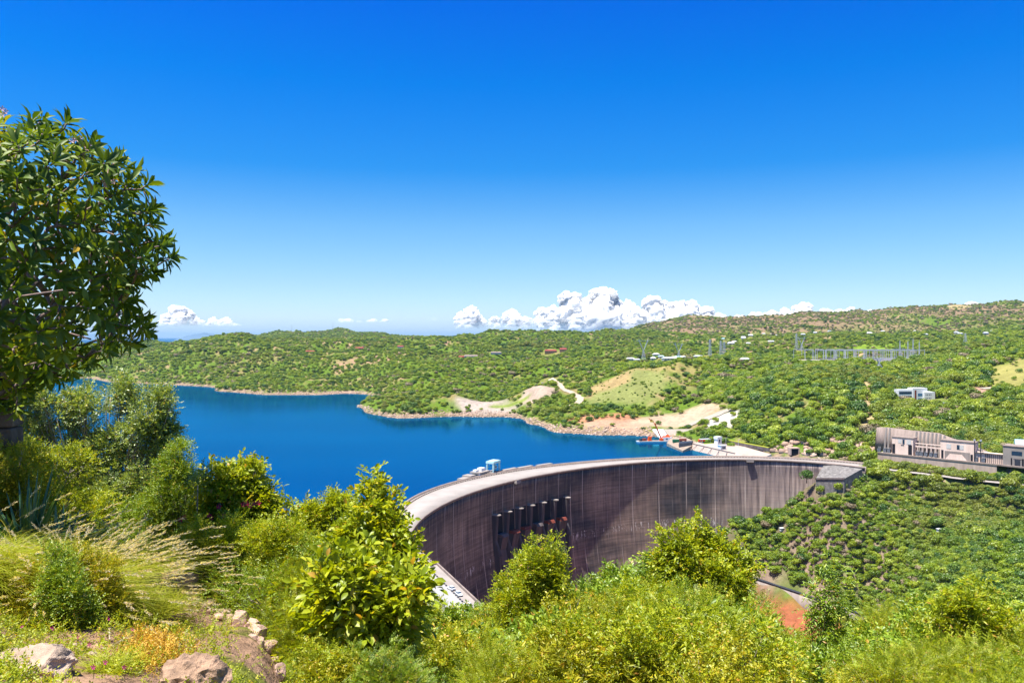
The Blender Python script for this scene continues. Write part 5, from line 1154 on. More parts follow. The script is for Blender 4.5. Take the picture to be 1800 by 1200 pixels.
# the one tree growing against the dam
o = empty('hillside_tree', tuple(at(1418, 846, 622)), 1.0); o.scale = (6,6,9); link('crown', crowns[4], None, o); link('trunk', tkm, M['bark_dark'], o); tag(o, 'single dark tree growing against the pale right end of the dam face', 'tree')
fme = bpy.data.meshes.new('forest'); Vp = np.stack([xs[fo], ys[fo], zz[fo]-.2], 1).astype(np.float32); fme.vertices.add(len(Vp)); fme.vertices.foreach_set('co', Vp.ravel())
def fattr(nm, typ, vals): a_ = fme.attributes.new(nm, typ, 'POINT'); a_.data.foreach_set('value', vals)
fattr('s', 'FLOAT', scl[fo].astype(np.float32)); fattr('r', 'FLOAT', rt_.uniform(0, 6.28, fo.sum()).astype(np.float32)); fattr('k', 'INT', kidx[fo].astype(np.int32))
fob = link('forest', fme); tag(fob, 'continuous green woodland covering the hills around the lake', 'forest', kind='stuff')
ng = bpy.data.node_groups.new('forest_nodes', 'GeometryNodeTree'); ng.interface.new_socket('Geometry', in_out='INPUT', socket_type='NodeSocketGeometry'); ng.interface.new_socket('Geometry', in_out='OUTPUT', socket_type='NodeSocketGeometry')
gi = ng.nodes.new('NodeGroupInput'); go = ng.nodes.new('NodeGroupOutput'); ip = ng.nodes.new('GeometryNodeInstanceOnPoints'); gti = ng.nodes.new('GeometryNodeGeometryToInstance')
for k_ in reversed(range(8)):
    oi = ng.nodes.new('GeometryNodeObjectInfo'); oi.inputs['Object'].default_value = first[k_]; oi.inputs['As Instance'].default_value = False; oi.transform_space = 'ORIGINAL'
    g2 = ng.nodes.new('GeometryNodeGeometryToInstance'); ng.links.new(oi.outputs['Geometry'], g2.inputs[0])
    if k_ == 7: jn = ng.nodes.new('GeometryNodeJoinGeometry')
    ng.links.new(g2.outputs[0], jn.inputs[0])
def na(nm, typ): q_ = ng.nodes.new('GeometryNodeInputNamedAttribute'); q_.data_type = typ; q_.inputs[0].default_value = nm; return q_.outputs[0]
ng.links.new(gi.outputs[0], ip.inputs['Points']); ng.links.new(jn.outputs[0], ip.inputs['Instance']); ip.inputs['Pick Instance'].default_value = True
ng.links.new(na('k', 'INT'), ip.inputs['Instance Index'])
cx_ = ng.nodes.new('ShaderNodeCombineXYZ'); ng.links.new(na('r', 'FLOAT'), cx_.inputs[2]); ng.links.new(cx_.outputs[0], ip.inputs['Rotation'])
ng.links.new(na('s', 'FLOAT'), ip.inputs['Scale']); ng.links.new(ip.outputs[0], go.inputs[0])
md = fob.modifiers.new('forest', 'NODES'); md.node_group = ng
# ------------------------------------------------------------------ plants close to the lookout
def unit(a): return a/np.maximum(np.linalg.norm(a, axis=-1, keepdims=True), 1e-9)
LT4 = np.array([[0,0,0],[-.5,.42,.10],[0,1,-.05],[.5,.42,.10]]); LF4 = [np.array([[0,1,2],[0,2,3]])]
LT8 = np.array([[0,0,0],[0,.36,-.01],[0,.72,-.05],[0,1,-.16],[-.42,.34,.09],[-.46,.68,.03],[.42,.34,.09],[.46,.68,.03]])
LF8 = [np.array([[0,1,4],[2,3,5],[0,6,1],[2,7,3]]), np.array([[1,2,5,4],[1,6,7,2]])]
def leaves(B, D, Nn, L, W, vals, big=False):
    """one folded leaf at each base point B, growing along D, facing Nn"""
    T, Fs = (LT8, LF8) if big else (LT4, LF4)
    D = unit(D); Nn = unit(Nn-(Nn*D).sum(-1, keepdims=True)*D); X = np.cross(D, Nn)
    L = np.broadcast_to(L, (len(B),)); W = np.broadcast_to(W, (len(B),))
    V = B[:,None]+X[:,None]*(T[None,:,0:1]*W[:,None,None])+D[:,None]*(T[None,:,1:2]*L[:,None,None])+Nn[:,None]*(T[None,:,2:3]*L[:,None,None])
    k = len(T); n = len(B); fs = [(f[None]+(np.arange(n)*k)[:,None,None]).reshape(-1, f.shape[1]) for f in Fs]
    return V.reshape(-1,3), fs, np.repeat(vals, k)
def join(parts):
    V = []; F3 = {}; A = []; o_ = 0
    for v, fs, a in parts:
        for f in fs: F3.setdefault(f.shape[1], []).append(f+o_)
        V.append(v); A.append(a); o_ += len(v)
    return np.concatenate(V), [np.concatenate(x) for x in F3.values()], np.concatenate(A)
KIND = {  # leaves per spray, spray length, leaf length, width, angle, droop, large leaf mesh
 'small':  (9, .20, .050, .028, .9, .1, False),
 'fine':   (12, .20, .034, .016, .9, .1, False),
 'feather':(22, .24, .040, .011, 1.25, .15, False),
 'broad':  (7, .26, .125, .062, .8, .35, True),
 'ovate':  (9, .24, .075, .040, .85, .2, True),
 'narrow': (10, .28, .085, .024, .7, .55, False),
 'tiny':   (12, .12, .022, .012, .9, .0, False)}
def sprays(O, T, kind, r_, sc_=1.0):
    k, sl_, L, W, ang, droop, big = KIND[kind]; m_ = len(O); T = unit(T)
    up = unit(np.array([0,0,1.0])+r_.normal(size=(m_,3))*.45); up = unit(up-(up*T).sum(1, keepdims=True)*T); X = np.cross(T, up)
    tt_ = (np.arange(k)+.5)/k; side = np.where(np.arange(k)%2 == 0, 1.0, -1.0)
    P = O[:,None]+T[:,None]*(tt_[None,:,None]*sl_*sc_*r_.uniform(.7,1.25,(m_,1,1)))-np.array([0,0,1.0])*(droop*sl_*sc_*tt_[None,:,None]**2)
    aj = ang+r_.normal(size=(m_,k,1))*(.12 if kind == 'feather' else .3)
    aj = aj*(1-.5*(tt_[None,:,None] > .92))
    D = T[:,None]*np.cos(aj)+X[:,None]*side[None,:,None]*np.sin(aj)+up[:,None]*.15-np.array([0,0,1.0])*droop*.6
    if kind != 'feather': D = D+r_.normal(size=D.shape)*.22
    NN = up[:,None]+r_.normal(size=D.shape)*(.15 if kind == 'feather' else .45)
    n = m_*k; s_ = r_.uniform(.65,1.2,n)*sc_; v = np.clip(np.repeat(r_.normal(.5,.16,m_), k)+r_.normal(0,.13,n), .02, .93)
    v = np.where(r_.uniform(size=n) < .018, .99, v)
    return leaves(P.reshape(-1,3), D.reshape(-1,3), NN.reshape(-1,3), L*s_, W*s_, v, big)
def canopy_parts(lobes, kind, dens, r_, sc_=1.0, up_=.35, shell=.55, squash=.9):
    """lobes: (x, y, z, radius) ; sprays fill the outer shell of each"""
    O = []; T = []
    for x, y, z, rad in lobes:
        m_ = max(7, int(dens*2.1*rad*rad)); d_ = r_.normal(size=(m_,3)); d_[:,2] += .25; d_ = unit(d_)
        q = rad*(shell+(1-shell)*r_.uniform(0,1,(m_,1))**.6); lump = 1+.22*(fbm(d_[:,0]*2+x*3, d_[:,2]*2+d_[:,1]*1.7+z*3, 3, 3)[:,None]-.5)*2
        O.append(np.array([x,y,z])+d_*q*lump*np.array([1,1,squash])); T.append(d_+np.array([0,0,up_])+r_.normal(size=(m_,3))*.45)
    return sprays(np.concatenate(O), np.concatenate(T), kind, r_, sc_)
def twigs(lobes, base, r_, rad0=.045, n=9, reach=.95):
    mb = MB(); base = Vector(base)
    for x, y, z, rad in lobes:
        c_ = Vector((x,y,z)); mid_ = base.lerp(c_, .5)+Vector(r_.normal(size=3)*.12*rad); w_ = max(.012, rad0*min(1, rad/.6))
        mb.tube([base+Vector(r_.normal(size=3)*.04), mid_, c_], [w_, w_*.7, w_*.45], 6)
        for _ in range(n):
            d_ = Vector(r_.normal(size=3)); d_.z = abs(d_.z)*.8; d_.normalize(); e_ = c_+d_*rad*reach*r_.uniform(.6,1.0); s_ = mid_.lerp(c_, r_.uniform(.3,1))
            mb.tube([s_, s_.lerp(e_, .5)+Vector(r_.normal(size=3)*.06*rad), e_], [w_*.35, w_*.22, w_*.09], 4)
    return mb
OR = (1.0,(0.50,0.20,0.05))
FM = {'lime': leaf_mat('lime_leaves', [(0.05,(0.11,0.17,0.008)),(0.45,(0.26,0.35,0.012)),(0.9,(0.44,0.48,0.030)),(0.97,(0.46,0.30,0.05))], .5, .03),
      'green': leaf_mat('green_leaves', [(0.05,(0.07,0.14,0.010)),(0.5,(0.17,0.28,0.014)),(0.9,(0.32,0.40,0.030)),(0.97,(0.40,0.25,0.05))], .36, .045),
      'yellow': leaf_mat('yellow_green_leaves', [(0.05,(0.13,0.17,0.008)),(0.5,(0.28,0.31,0.012)),(0.9,(0.46,0.42,0.03)),(0.97,(0.5,0.26,0.05))], .38, .03),
      'grey': leaf_mat('grey_green_leaves', [(0.05,(0.08,0.15,0.04)),(0.5,(0.20,0.30,0.07)),(0.9,(0.38,0.46,0.17)),(0.97,(0.45,0.36,0.12))], .42, .07),
      'deep': leaf_mat('deep_green_leaves', [(0.05,(0.022,0.060,0.008)),(0.5,(0.07,0.12,0.010)),(0.95,(0.18,0.22,0.02))], .3, .05),
      'frangipani': leaf_mat('frangipani_leaves', [(0.05,(0.035,0.085,0.008)),(0.5,(0.095,0.165,0.010)),(0.9,(0.20,0.27,0.015)),(0.98,(0.36,0.26,0.03))], .38, .03, rough=.5),
      'grass': leaf_mat('grass_blades', [(0.0,(0.20,0.28,0.012)),(0.5,(0.38,0.42,0.04)),(1.0,(0.60,0.54,0.20))], .45, .02),
      'straw': leaf_mat('straw_plumes', [(0.0,(0.55,0.46,0.32)),(1.0,(0.85,0.75,0.64))], .6, .01),
      'sword': leaf_mat('sword_leaves', [(0.0,(0.02,0.075,0.02)),(0.6,(0.06,0.16,0.045)),(1.0,(0.28,0.33,0.13))], .15, .08)}
def wpt(px, py, d): p_ = at(px, py, d); return (p_[0], p_[1], p_[2])
def arms(tips, base, r, d, seed, n=5):
    """leafy arms that spread from one foot to each tip; the outline stays ragged"""
    q_ = random.Random(seed); out_ = []
    for tx, ty in tips:
        dz = q_.uniform(-1,1)*.55*r*4/F*d
        for k in range(n):
            t_ = .5+.5*k/(n-1); bow = math.sin(t_*math.pi)*q_.uniform(-.08,.08)
            out_.append((base[0]+(tx-base[0])*t_+bow*(ty-base[1]), base[1]+(ty-base[1])*t_-bow*(tx-base[0]), r*(1.0,.95,.82,.66,.42)[k]*q_.uniform(.8,1.15), dz*t_))
    return out_
def foliage_object(name, lobes_px, d, kind, mat, dens, seed, base_px, label, cat='bush', sc_=1.0, group=None, trunk=.045, bark='twig', depth=.7, flowers=None, shell=.5):
    """lobes_px: (px, py, radius px[, extra distance])"""
    r_ = np.random.default_rng(seed); L_ = []
    for lb in lobes_px:
        dd = d+(lb[3] if len(lb) > 3 else r_.uniform(-1,1)*lb[2]/F*d*depth); x, y, z = wpt(lb[0], lb[1], dd); L_.append((x, y, z, lb[2]/F*dd))
    L_0 = L_; L_ = []
    for l_ in L_0:                  # each mass breaks up into uneven clumps
        if l_[3]/d*F < 15 or len(lobes_px[0]) > 3: L_.append(l_); continue
        for _ in range(6):
            q_ = unit(r_.normal(size=3))*l_[3]*r_.uniform(.35,.72); L_.append((l_[0]+q_[0], l_[1]+q_[1], l_[2]+q_[2]*.9, l_[3]*r_.uniform(.30,.55)))
    for l_ in L_0:                  # upright shoots break the outline
        for _ in range(2 if l_[3]/d*F > 14 and len(lobes_px[0]) < 4 else 0):
            q_ = r_.normal(size=3)*.35; q_[2] = 1; q_ = unit(q_); st_ = np.array(l_[:3])+np.array([r_.uniform(-.7,.7), r_.uniform(-.5,.5), .5])*l_[3]; ln_ = l_[3]*r_.uniform(.5,1.05)
            for k_ in range(5): L_.append((*(st_+q_*ln_*k_/4), (.085-.012*k_)*d/11))
    bx, by, _ = wpt(base_px, 900, d+.3); bz = G(bx, by)-.1; low = min(l_[2]-l_[3] for l_ in L_)
    o = empty(name, (bx, by, bz)); tag(o, label, cat, group)
    L2 = [(x-bx, y-by, z-bz, r__) for x, y, z, r__ in L_]
    V, fs, a = canopy_parts(L2, kind, dens, r_, sc_, shell=shell)
    link('foliage', mesh_np('foliage', V, fs, False, {'v': a}), FM[mat], o)
    twigs([l_ for i_, l_ in enumerate(L2) if (i_ % 2 == 0 or len(L2) < 14) and l_[3] > .09], (0,0,0), r_, trunk, 5).build('stem', M[bark], o, smooth=True)
    if flowers:
        for (px, py) in flowers:
            x, y, z = wpt(px, py, d-.9); flower(o, (x-bx, y-by, z-bz), .04, 'pinkred', r_)
    return o
petal = {'pinkred': plain('crimson_petals', (0.65,0.02,0.09), .6, .2), 'magenta': plain('magenta_petals', (0.75,0.01,0.42), .6, .15), 'blossom': plain('pale_pink_petals', (0.85,0.55,0.50), .6, .15)}
def flower(par, loc, s_, mt, r_, name='flower'):
    mb = MB()
    for k in range(5):
        a_ = k*1.2566+r_.uniform(0,.3); c_, s2 = math.cos(a_), math.sin(a_); w_ = .45
        mb.add([loc, (loc[0]+(c_-s2*w_)*s_*.7, loc[1]-s_*.35, loc[2]+(s2+c_*w_)*s_*.7), (loc[0]+c_*s_*1.2, loc[1]-s_*.2, loc[2]+s2*s_*1.2), (loc[0]+(c_+s2*w_)*s_*.7, loc[1]-s_*.35, loc[2]+(s2-c_*w_)*s_*.7)], [(0,1,2,3)])
    return mb.build(name, petal[mt], par)
# --- bushes that stand out one by one
foliage_object('bush', [(8,610,44),(28,655,40),(10,700,45),(40,620,30),(-30,650,60)], 17, 'small', 'yellow', 900, 31, 0, 'yellow-green bush at the left edge under the big tree above the stone pillar')
foliage_object('bush', [(92,729,36),(75,764,50),(135,719,27),(165,729,41),(205,704,33),(240,714,31),(268,714,23),(285,706,16),(292,749,20),(262,759,34),(228,774,44),(120,784,57),(175,814,64),(235,836,55),(280,814,31),(288,776,23),(110,844,55),(210,884,50),(275,874,41),(150,696,12),(258,686,11),(60,704,23),(298,720,11)], 17.0, 'small', 'grey', 620, 32, 170, 'large grey-green bush with twiggy pale sprays filling the left side above the grass', trunk=.06)
foliage_object('bush', [(305,835,24),(322,845,26),(318,800,14),(300,880,45),(330,905,48),(283,920,45),(345,870,26),(250,905,40)], 13.8, 'fine', 'green', 1300, 33, 310, 'dark green bush in the shade between the large grey-green bush and the red-flowered one')
foliage_object('bush', [(395,860,32),(432,852,30),(415,892,39),(455,884,30),(380,902,37),(478,912,27),(360,937,36),(430,947,45),(485,947,30),(505,890,10),(512,902,10),(446,828,10)], 13, 'ovate', 'lime', 800, 34, 420, 'leafy green bush sprinkled with small crimson flowers left of the middle', flowers=[(428,886),(447,884),(455,883),(434,884),(385,890),(395,905),(318,912),(325,908),(368,905),(371,908),(408,917),(414,915),(440,888)])
foliage_object('bush', [(352,832,9),(348,852,11)], 12.5, 'fine', 'grey', 1800, 35, 348, 'thin reddish-tipped shoot poking above the bushes against the lake', trunk=.02)
foliage_object('bush', [(572,905,30),(548,918,23),(598,902,21),(560,940,34),(530,955,32)], 14.5, 'small', 'lime', 1300, 36, 570, 'round-topped compact bush against the lake left of the tall leafy shoot')
foliage_object('shrub', arms([(655,832),(668,858),(640,880),(692,880),(622,905),(655,895),(678,905),(602,925),(640,925),(700,925),(590,950),(665,940),(720,958),(625,950)], (655,1020), 18, 10.5, 6), 10.5, 'ovate', 'lime', 1150, 37, 660, 'tall leafy shrub whose upright shoot rises against the lake left of the dam', trunk=.035)
foliage_object('shrub', arms([(640,972),(600,985),(688,985),(728,996),(560,1005),(542,1040),(620,1010),(664,1005),(704,1020),(588,1032),(640,1042),(680,1052),(718,1044),(560,1072),(610,1077),(660,1082),(700,1078),(735,1020)], (650,1150), 27, 9.2, 5), 9.2, 'broad', 'lime', 420, 38, 650, 'shrub with large glossy oval leaves in front of the left end of the dam', trunk=.03)
foliage_object('shrub', [(345,962,28),(400,955,36),(455,965,40),(500,960,34),(380,995,30),(440,1005,42),(500,1010,44),(540,1035,40),(470,1050,44),(525,1085,46)], 10.8, 'fine', 'lime', 1500, 39, 450, 'fine-leaved lime green shrub right of the fountain grass above the stony path')
foliage_object('small_tree', arms([(940,958),(976,950),(908,985),(988,978),(880,1022),(925,972),(960,976),(900,1050),(992,1012),(872,1056),(950,1002),(920,1022),(968,1038),(935,1060)], (935,1105), 18, 15.5, 1), 15.5, 'small', 'lime', 1500, 40, 935, 'small bright green tree in front of the dark sluices of the dam', 'tree', trunk=.06, bark='bark')
foliage_object('small_tree', arms([(1222,910),(1190,930),(1158,936),(1245,938),(1266,944),(1300,955),(1326,990),(1175,968),(1150,978),(1210,952),(1282,978),(1236,962),(1308,1006),(1195,992),(1262,992),(1165,1005),(1290,1020)], (1235,1075), 17, 17.5, 2), 17.5, 'ovate', 'lime', 1000, 41, 1230, 'broad spreading tree with pale branches in front of the right half of the dam', 'tree', trunk=.07, bark='bark')
foliage_object('small_tree', arms([(1458,985),(1478,1002),(1445,1012),(1490,1032),(1432,1038),(1465,1032),(1500,1056),(1475,1062),(1450,1072)], (1438,1190), 11, 13.5, 3), 13.5, 'narrow', 'green', 420, 42, 1440, 'slender see-through young tree with pale trunk in front of the gorge wall', 'tree', trunk=.05, bark='twig')
foliage_object('small_tree', arms([(1690,1028),(1672,1042),(1722,1030),(1746,1046),(1766,1076),(1650,1066),(1705,1056),(1735,1076),(1680,1082),(1640,1090),(1770,1100)], (1705,1150), 19, 12.0, 4), 12.0, 'narrow', 'lime', 620, 43, 1700, 'yellow-green tree with narrow leaves rising at the lower right', 'tree', trunk=.05, bark='bark')
# --- filler bushes: one of each kind, then copies
variants = []
r0 = np.random.default_rng(77)
specs = [('feather','lime',800),('small','lime',1000),('narrow','yellow',620),('fine','green',1100),('small','yellow',950),('ovate','green',640),('feather','green',800),('narrow','lime',620)]
lookn = {('feather','lime'):'feathery lime green',('small','lime'):'small-leaved lime green',('narrow','yellow'):'yellow-green narrow-leaved',('fine','green'):'fine-leaved mid green',('small','yellow'):'small-leaved yellowish',('ovate','green'):'oval-leaved mid green',('feather','green'):'feathery mid green',('narrow','lime'):'narrow-leaved lime green'}
for i, (k_, m_, de) in enumerate(specs):
    r_ = np.random.default_rng(200+i); lob = []
    for q in range(15):
        a_ = r_.uniform(0, 6.283); rd2 = 1.15*math.sqrt(r_.uniform(0,1)); lob.append((math.cos(a_)*rd2, math.sin(a_)*rd2, r_.uniform(.9,2.35)-.45*rd2, r_.uniform(.28,.62)))
    for q in range(14):
        a_ = r_.uniform(0, 6.283); rd2 = r_.uniform(.1,1.25); tx, ty = r_.normal(size=2)*.3
        for k2 in range(5): lob.append((math.cos(a_)*rd2+tx*k2*.12, math.sin(a_)*rd2+ty*k2*.12, 2.05-.45*rd2+k2*.14, .11-.014*k2))
    V, fs, a = canopy_parts(lob, k_, de*.55, r_, 1.0, shell=.4); fm_ = mesh_np('foliage', V, fs, False, {'v': a}); fm_.materials.append(FM[m_])
    sm = twigs(lob[:14], (0,0,0), r_, .04, 8, 1.0); smd = bpy.data.meshes.new('stem'); smd.from_pydata(sm.v, [], sm.f); smd.materials.append(M['twig']); variants.append((fm_, smd, lookn[(k_,m_)]))
SKYL = ([300,500,560,620,700,760,800,840,862,880,930,990,1040,1100,1150,1310,1335,1380,1440,1500,1540,1600,1640,1690,1720,1760,1800,1900],
        [1160,1090,1075,1090,1080,1055,1080,1096,1090,1070,1060,1055,1012,998,990,1025,1092,1125,1142,1132,1095,1058,1078,1045,1040,1085,1078,1070])
def skyl(px): return float(np.interp(px, *SKYL))
rows = [('rear row', 21, 700, 1900, 50, -16, 2.0), ('second row', 15.5, 620, 1900, 56, 14, 1.0), ('third row', 11.5, 560, 1900, 74, 46, .6), ('front row', 8.6, 520, 1950, 100, 70, .5)]
cnt = 0
for rn, d, p0, p1, st, drop, jd in rows:
    px = p0
    while px < p1:
        ppx = px+r0.uniform(-.3,.3)*st; dd = d+r0.uniform(-1,1)*jd; i = int(r0.integers(0, 8)); 
        if rn == 'front row' and i in (5,): i = 0
        top = min(skyl(ppx-18), skyl(ppx), skyl(ppx+18)) if False else max(skyl(ppx-25), skyl(ppx), skyl(ppx+25)); pyt = top+drop+r0.uniform(-8,14)
        x, y, zt = wpt(ppx, pyt, dd); zg = G(x, y); hh = zt-zg; s_ = float(np.clip(hh/2.6, .62, 1.15)); s_ = min(s_, 1.15)*(1.0 if dd > 10 else .85)
        o = empty('bush', (x, y, zt-2.62*s_), float(r0.uniform(0,6.28))); o.scale = (s_, s_, s_)
        fm_, smd, lk = variants[i]; link('foliage', fm_, None, o); link('stem', smd, None, o)
        side = 'left' if ppx < 950 else ('middle' if ppx < 1350 else 'right'); lab = lk+' bush in the '+rn+' of foreground growth, '+side+' part'
        tag(o, lab, 'bush', lab.replace(' bush in', ' bushes in')); cnt += 1
        px += st
LSK = ([0,60,150,300,350,400,480,540,640,700,760],[770,790,800,850,870,880,925,985,1000,1020,1060])
px = -40; j_ = 0
while px < 760:
    for rn, d, dr in (('far left row', 23, 0), ('near left row', 15.5 if px < 330 else 12.8, 55 if px < 330 else 75)):
        ppx = px+r0.uniform(-12,12); i = [3,1,6,5][j_%4]; j_ += 1
        pyt = float(np.interp(ppx, *LSK))+dr+r0.uniform(0,14); x, y, zt = wpt(ppx, pyt, d+r0.uniform(-.5,.5)); s_ = 1.15 if d > 20 else .85
        if rn == 'near left row' and (ppx < 40 or ppx > 640): continue
        o = empty('bush', (x, y, zt-2.62*s_), float(r0.uniform(0,6.28))); o.scale = (s_, s_, s_); fm_, smd, lk = variants[i]; link('foliage', fm_, None, o); link('stem', smd, None, o)
        lab = lk+' bush in the thicket between the fountain grass and the lake, '+('lower' if rn == 'near left row' else 'upper')+' row'; tag(o, lab, 'bush', lab.replace(' bush in', ' bushes in'))
    px += 52
for q, (px, pyt, d, s_, i) in enumerate(((370,925,12.6,.62,0),(430,935,11.6,.66,6),(485,940,10.9,.7,0),(540,950,10.4,.72,3),(580,990,9.9,.7,0),(480,1000,10.6,.5,1),(530,1030,9.9,.55,0),(570,1065,9.4,.6,3),(610,1090,9.0,.62,0),(570,1130,8.4,.5,1),(640,1135,8.3,.6,6))):
    x, y, zt = wpt(px, pyt, d); o = empty('bush', (x, y, zt-2.62*s_), 1.3*q); o.scale = (s_*1.15, s_*1.15, s_); fm_, smd, lk = variants[i]; link('foliage', fm_, None, o); link('stem', smd, None, o)
    lab = lk+' low bush just right of the stony path'; tag(o, lab, 'bush', 'low bushes right of the stony path: '+lk)
# --- the big frangipani
FD = 10.6; r_ = np.random.default_rng(5)
bx, by, _ = wpt(-95, 800, FD); bz = G(bx, by)-.1; ft = empty('frangipani_tree', (bx, by, bz)); tag(ft, 'big spreading frangipani tree with glossy leaf rosettes leaning in from the left edge', 'tree')
kf = FD/F; cx0 = np.array(wpt(-20, 452, FD)); RX, RY, RZ = 280*kf, 250*kf, 246*kf
tips = []; dirs = []
for i in range(3400):
    d_ = unit(r_.normal(size=3)); q = r_.uniform(.42,1)**.6 if i % 3 else r_.uniform(.86,1.0); lump = 1+.10*math.sin(d_[0]*7+d_[2]*5)+.05*math.sin(d_[2]*13+1); p_ = cx0+d_*np.array([RX,RY,RZ])*q*lump
    px_ = 900+p_[0]/p_[1]*F
    if px_ < -190 or (d_[2] < -.5 and r_.uniform() < .6): continue
    if tips and min(np.linalg.norm(np.array(tips)-p_, axis=1)) < (.245 if q > .8 else .52): continue
    tips.append(p_); dirs.append(unit(d_*np.array([1,1,.9])+np.array([0,0,.25])+r_.normal(size=3)*.25))
tips = np.array(tips); dirs = np.array(dirs); print('rosettes', len(tips), 'fillers', cnt)
k = 13; n = len(tips); ax = dirs; e1 = unit(np.cross(ax, r_.normal(size=(n,3)))); e2 = np.cross(ax, e1)
az = (np.arange(k)*2.39996)[None,:]+r_.uniform(0,6.28,(n,1)); tilt = np.linspace(.45, 1.75, k)[None,:]+r_.normal(size=(n,k))*.12
D = ax[:,None]*np.cos(tilt)[...,None]+(e1[:,None]*np.cos(az)[...,None]+e2[:,None]*np.sin(az)[...,None])*np.sin(tilt)[...,None]-np.array([0,0,.12])
NN = ax[:,None]*np.sin(tilt)[...,None]-(e1[:,None]*np.cos(az)[...,None]+e2[:,None]*np.sin(az)[...,None])*np.cos(tilt)[...,None]
B = tips[:,None]-ax[:,None]*(np.linspace(0,.09,k)[None,:,None])+D*.02
vals = np.clip(np.repeat(r_.normal(.5,.15,n), k)+r_.normal(0,.14,n*k), .02, .93); vals = np.where(r_.uniform(size=n*k) < .012, .99, vals)
sL = r_.uniform(.7,1.15,n*k)
V, fs, a = leaves(B.reshape(-1,3)-np.array([bx,by,bz]), D.reshape(-1,3), NN.reshape(-1,3), .225*sL, .072*sL, vals, True)
link('foliage', mesh_np('foliage', V, fs, False, {'v': a}), FM['frangipani'], ft)
# limbs grow from the trunk to every rosette
root = np.array(wpt(-95, 640, FD)); nodes = [root]; par = [-1]
def addp(p_, pa): nodes.append(np.array(p_)); par.append(pa); return len(nodes)-1
for path in ([(-60,590,0),(-10,545,0),(30,500,-.2),(60,450,-.3),(85,400,-.3)], [(-50,610,0),(10,562,-.2),(60,565,-.3),(110,582,-.4),(160,596,-.4)], [(-70,560,0),(-40,480,.2),(0,400,.2),(40,330,.2)], [(-50,585,.3),(20,530,.6),(90,480,.7),(150,430,.8)], [(-60,600,-.4),(-20,560,-1.0),(40,520,-1.4),(110,510,-1.5)]):
    pa = 0
    for px, py, dd in path: pa = addp(wpt(px, py, FD+dd), pa)
order = np.argsort(np.linalg.norm(tips-root, axis=1))
for i in order:
    t_ = tips[i]-dirs[i]*.10; A = np.array(nodes); dist = np.linalg.norm(A-t_, axis=1)+.35*np.maximum(0, np.linalg.norm(A-root, axis=1)-np.linalg.norm(t_-root)+.1)*4
    j = int(np.argmin(dist)); a_ = A[j]; L_ = np.linalg.norm(t_-a_); ns = max(1, int(L_/.28)); pa = j
    for q in range(1, ns+1):
        f_ = q/ns; w_ = a_*(1-f_)+t_*f_+np.array([0,0,-.10*math.sin(math.pi*f_)*L_])+(r_.normal(size=3)*.03 if q < ns else 0); pa = addp(w_, pa)
    addp(tips[i]-dirs[i]*.02, pa)
nc = [[] for _ in nodes]; wt = np.zeros(len(nodes))
for i, p_ in enumerate(par):
    if p_ >= 0: nc[p_].append(i)
for i in range(len(nodes)-1, -1, -1): wt[i] = max(wt[i], 1) if not nc[i] else wt[i]; 
for i in range(len(nodes)-1, 0, -1): wt[par[i]] += wt[i]
rad = np.clip(.0105*wt**.42, .009, .15); mb = MB(); O3 = np.array([bx,by,bz])
done = set()
for i in range(1, len(nodes)):       # chains of single children become one tube
    p_ = par[i]
    if len(nc[p_]) == 1 and p_ != 0: continue
    ch = [p_, i]
    while len(nc[ch[-1]]) == 1: ch.append(nc[ch[-1]][0])
    pts = [nodes[q]-O3 for q in ch]; rr3 = [min(rad[p_], rad[i]*1.25)]+[rad[q] for q in ch[1:]]; mb.tube(pts, rr3, 7 if rr3[0] > .03 else 5)
mb.build('limbs', plain('frangipani_bark', (0.30,0.21,0.18), .85, .35, 9, .5), ft, smooth=True)
mb = MB(); mb.tube([(0,0,-.3),(.05,.02,.5),tuple(root-O3)], [.26,.2,.165], 10); mb.build('trunk', M['bark'], ft, smooth=True)
vis_t = [(132,243),(150,256),(8,193),(78,240),(196,322)]
for px, py in vis_t:
    q = np.array(wpt(px, py, FD-.6))-O3
    for k in range(3): flower(ft, tuple(q+r_.normal(size=3)*.035), .034, 'blossom', r_)
# --- stone pillar with a dark ornament
px_, d_ = 8, 11.5; x, y, _ = wpt(px_, 760, d_); zt = wpt(px_, 716, d_)[2]; zg = G(x, y); h_ = zt-zg
o = empty('stone_pillar', (x-.05, y, zg-.1), .15); tag(o, 'rough brown stone pillar at the left edge under the big tree', 'pillar')
mb = MB()
for i in range(6):
    for j in range(2): zz0 = (h_+.1)*i/6; mb.box(((j-.5)*.21+r_.uniform(-.015,.015), r_.uniform(-.02,.02), zz0), (.22,.42,(h_+.1)/6-.012), r_.uniform(-.04,.04), 0, r_.uniform(.95,1))
mb.build('stonework', M['pillar'], o, bevel=.035)
mb = MB(); mb.box((0,0,h_+.1), (.48,.5,.045)); mb.build('cap_slab', M['concrete_dark'], o, bevel=.01)
o = empty('ornament', (x-.08, y, zt+.05)); tag(o, 'black rounded ornament standing on top of the stone pillar at the left edge', 'ornament')
mb = MB(); mb.tube([(0,0,0),(0,0,.12),(0,0,.3),(-.02,0,.42),(-.02,0,.5),(-.02,0,.545)], [.10,.085,.11,.085,.06,.01], 14); mb.build('body', M['dark'], o, smooth=True)
for px, pyt, d, s_, i in ((4,800,10.4,.5,4),(50,770,12.6,.7,1),(-30,770,10.9,.6,4)):
    x, y, zt = wpt(px, pyt, d); o = empty('bush', (x, y, zt-2.62*s_), px*.1); o.scale = (s_, s_, s_); fm_, smd, lk = variants[i]; link('foliage', fm_, None, o); link('stem', smd, None, o)
    tag(o, lk+' low bush growing round the stone pillar', 'bush', 'low bushes round the stone pillar: '+lk)
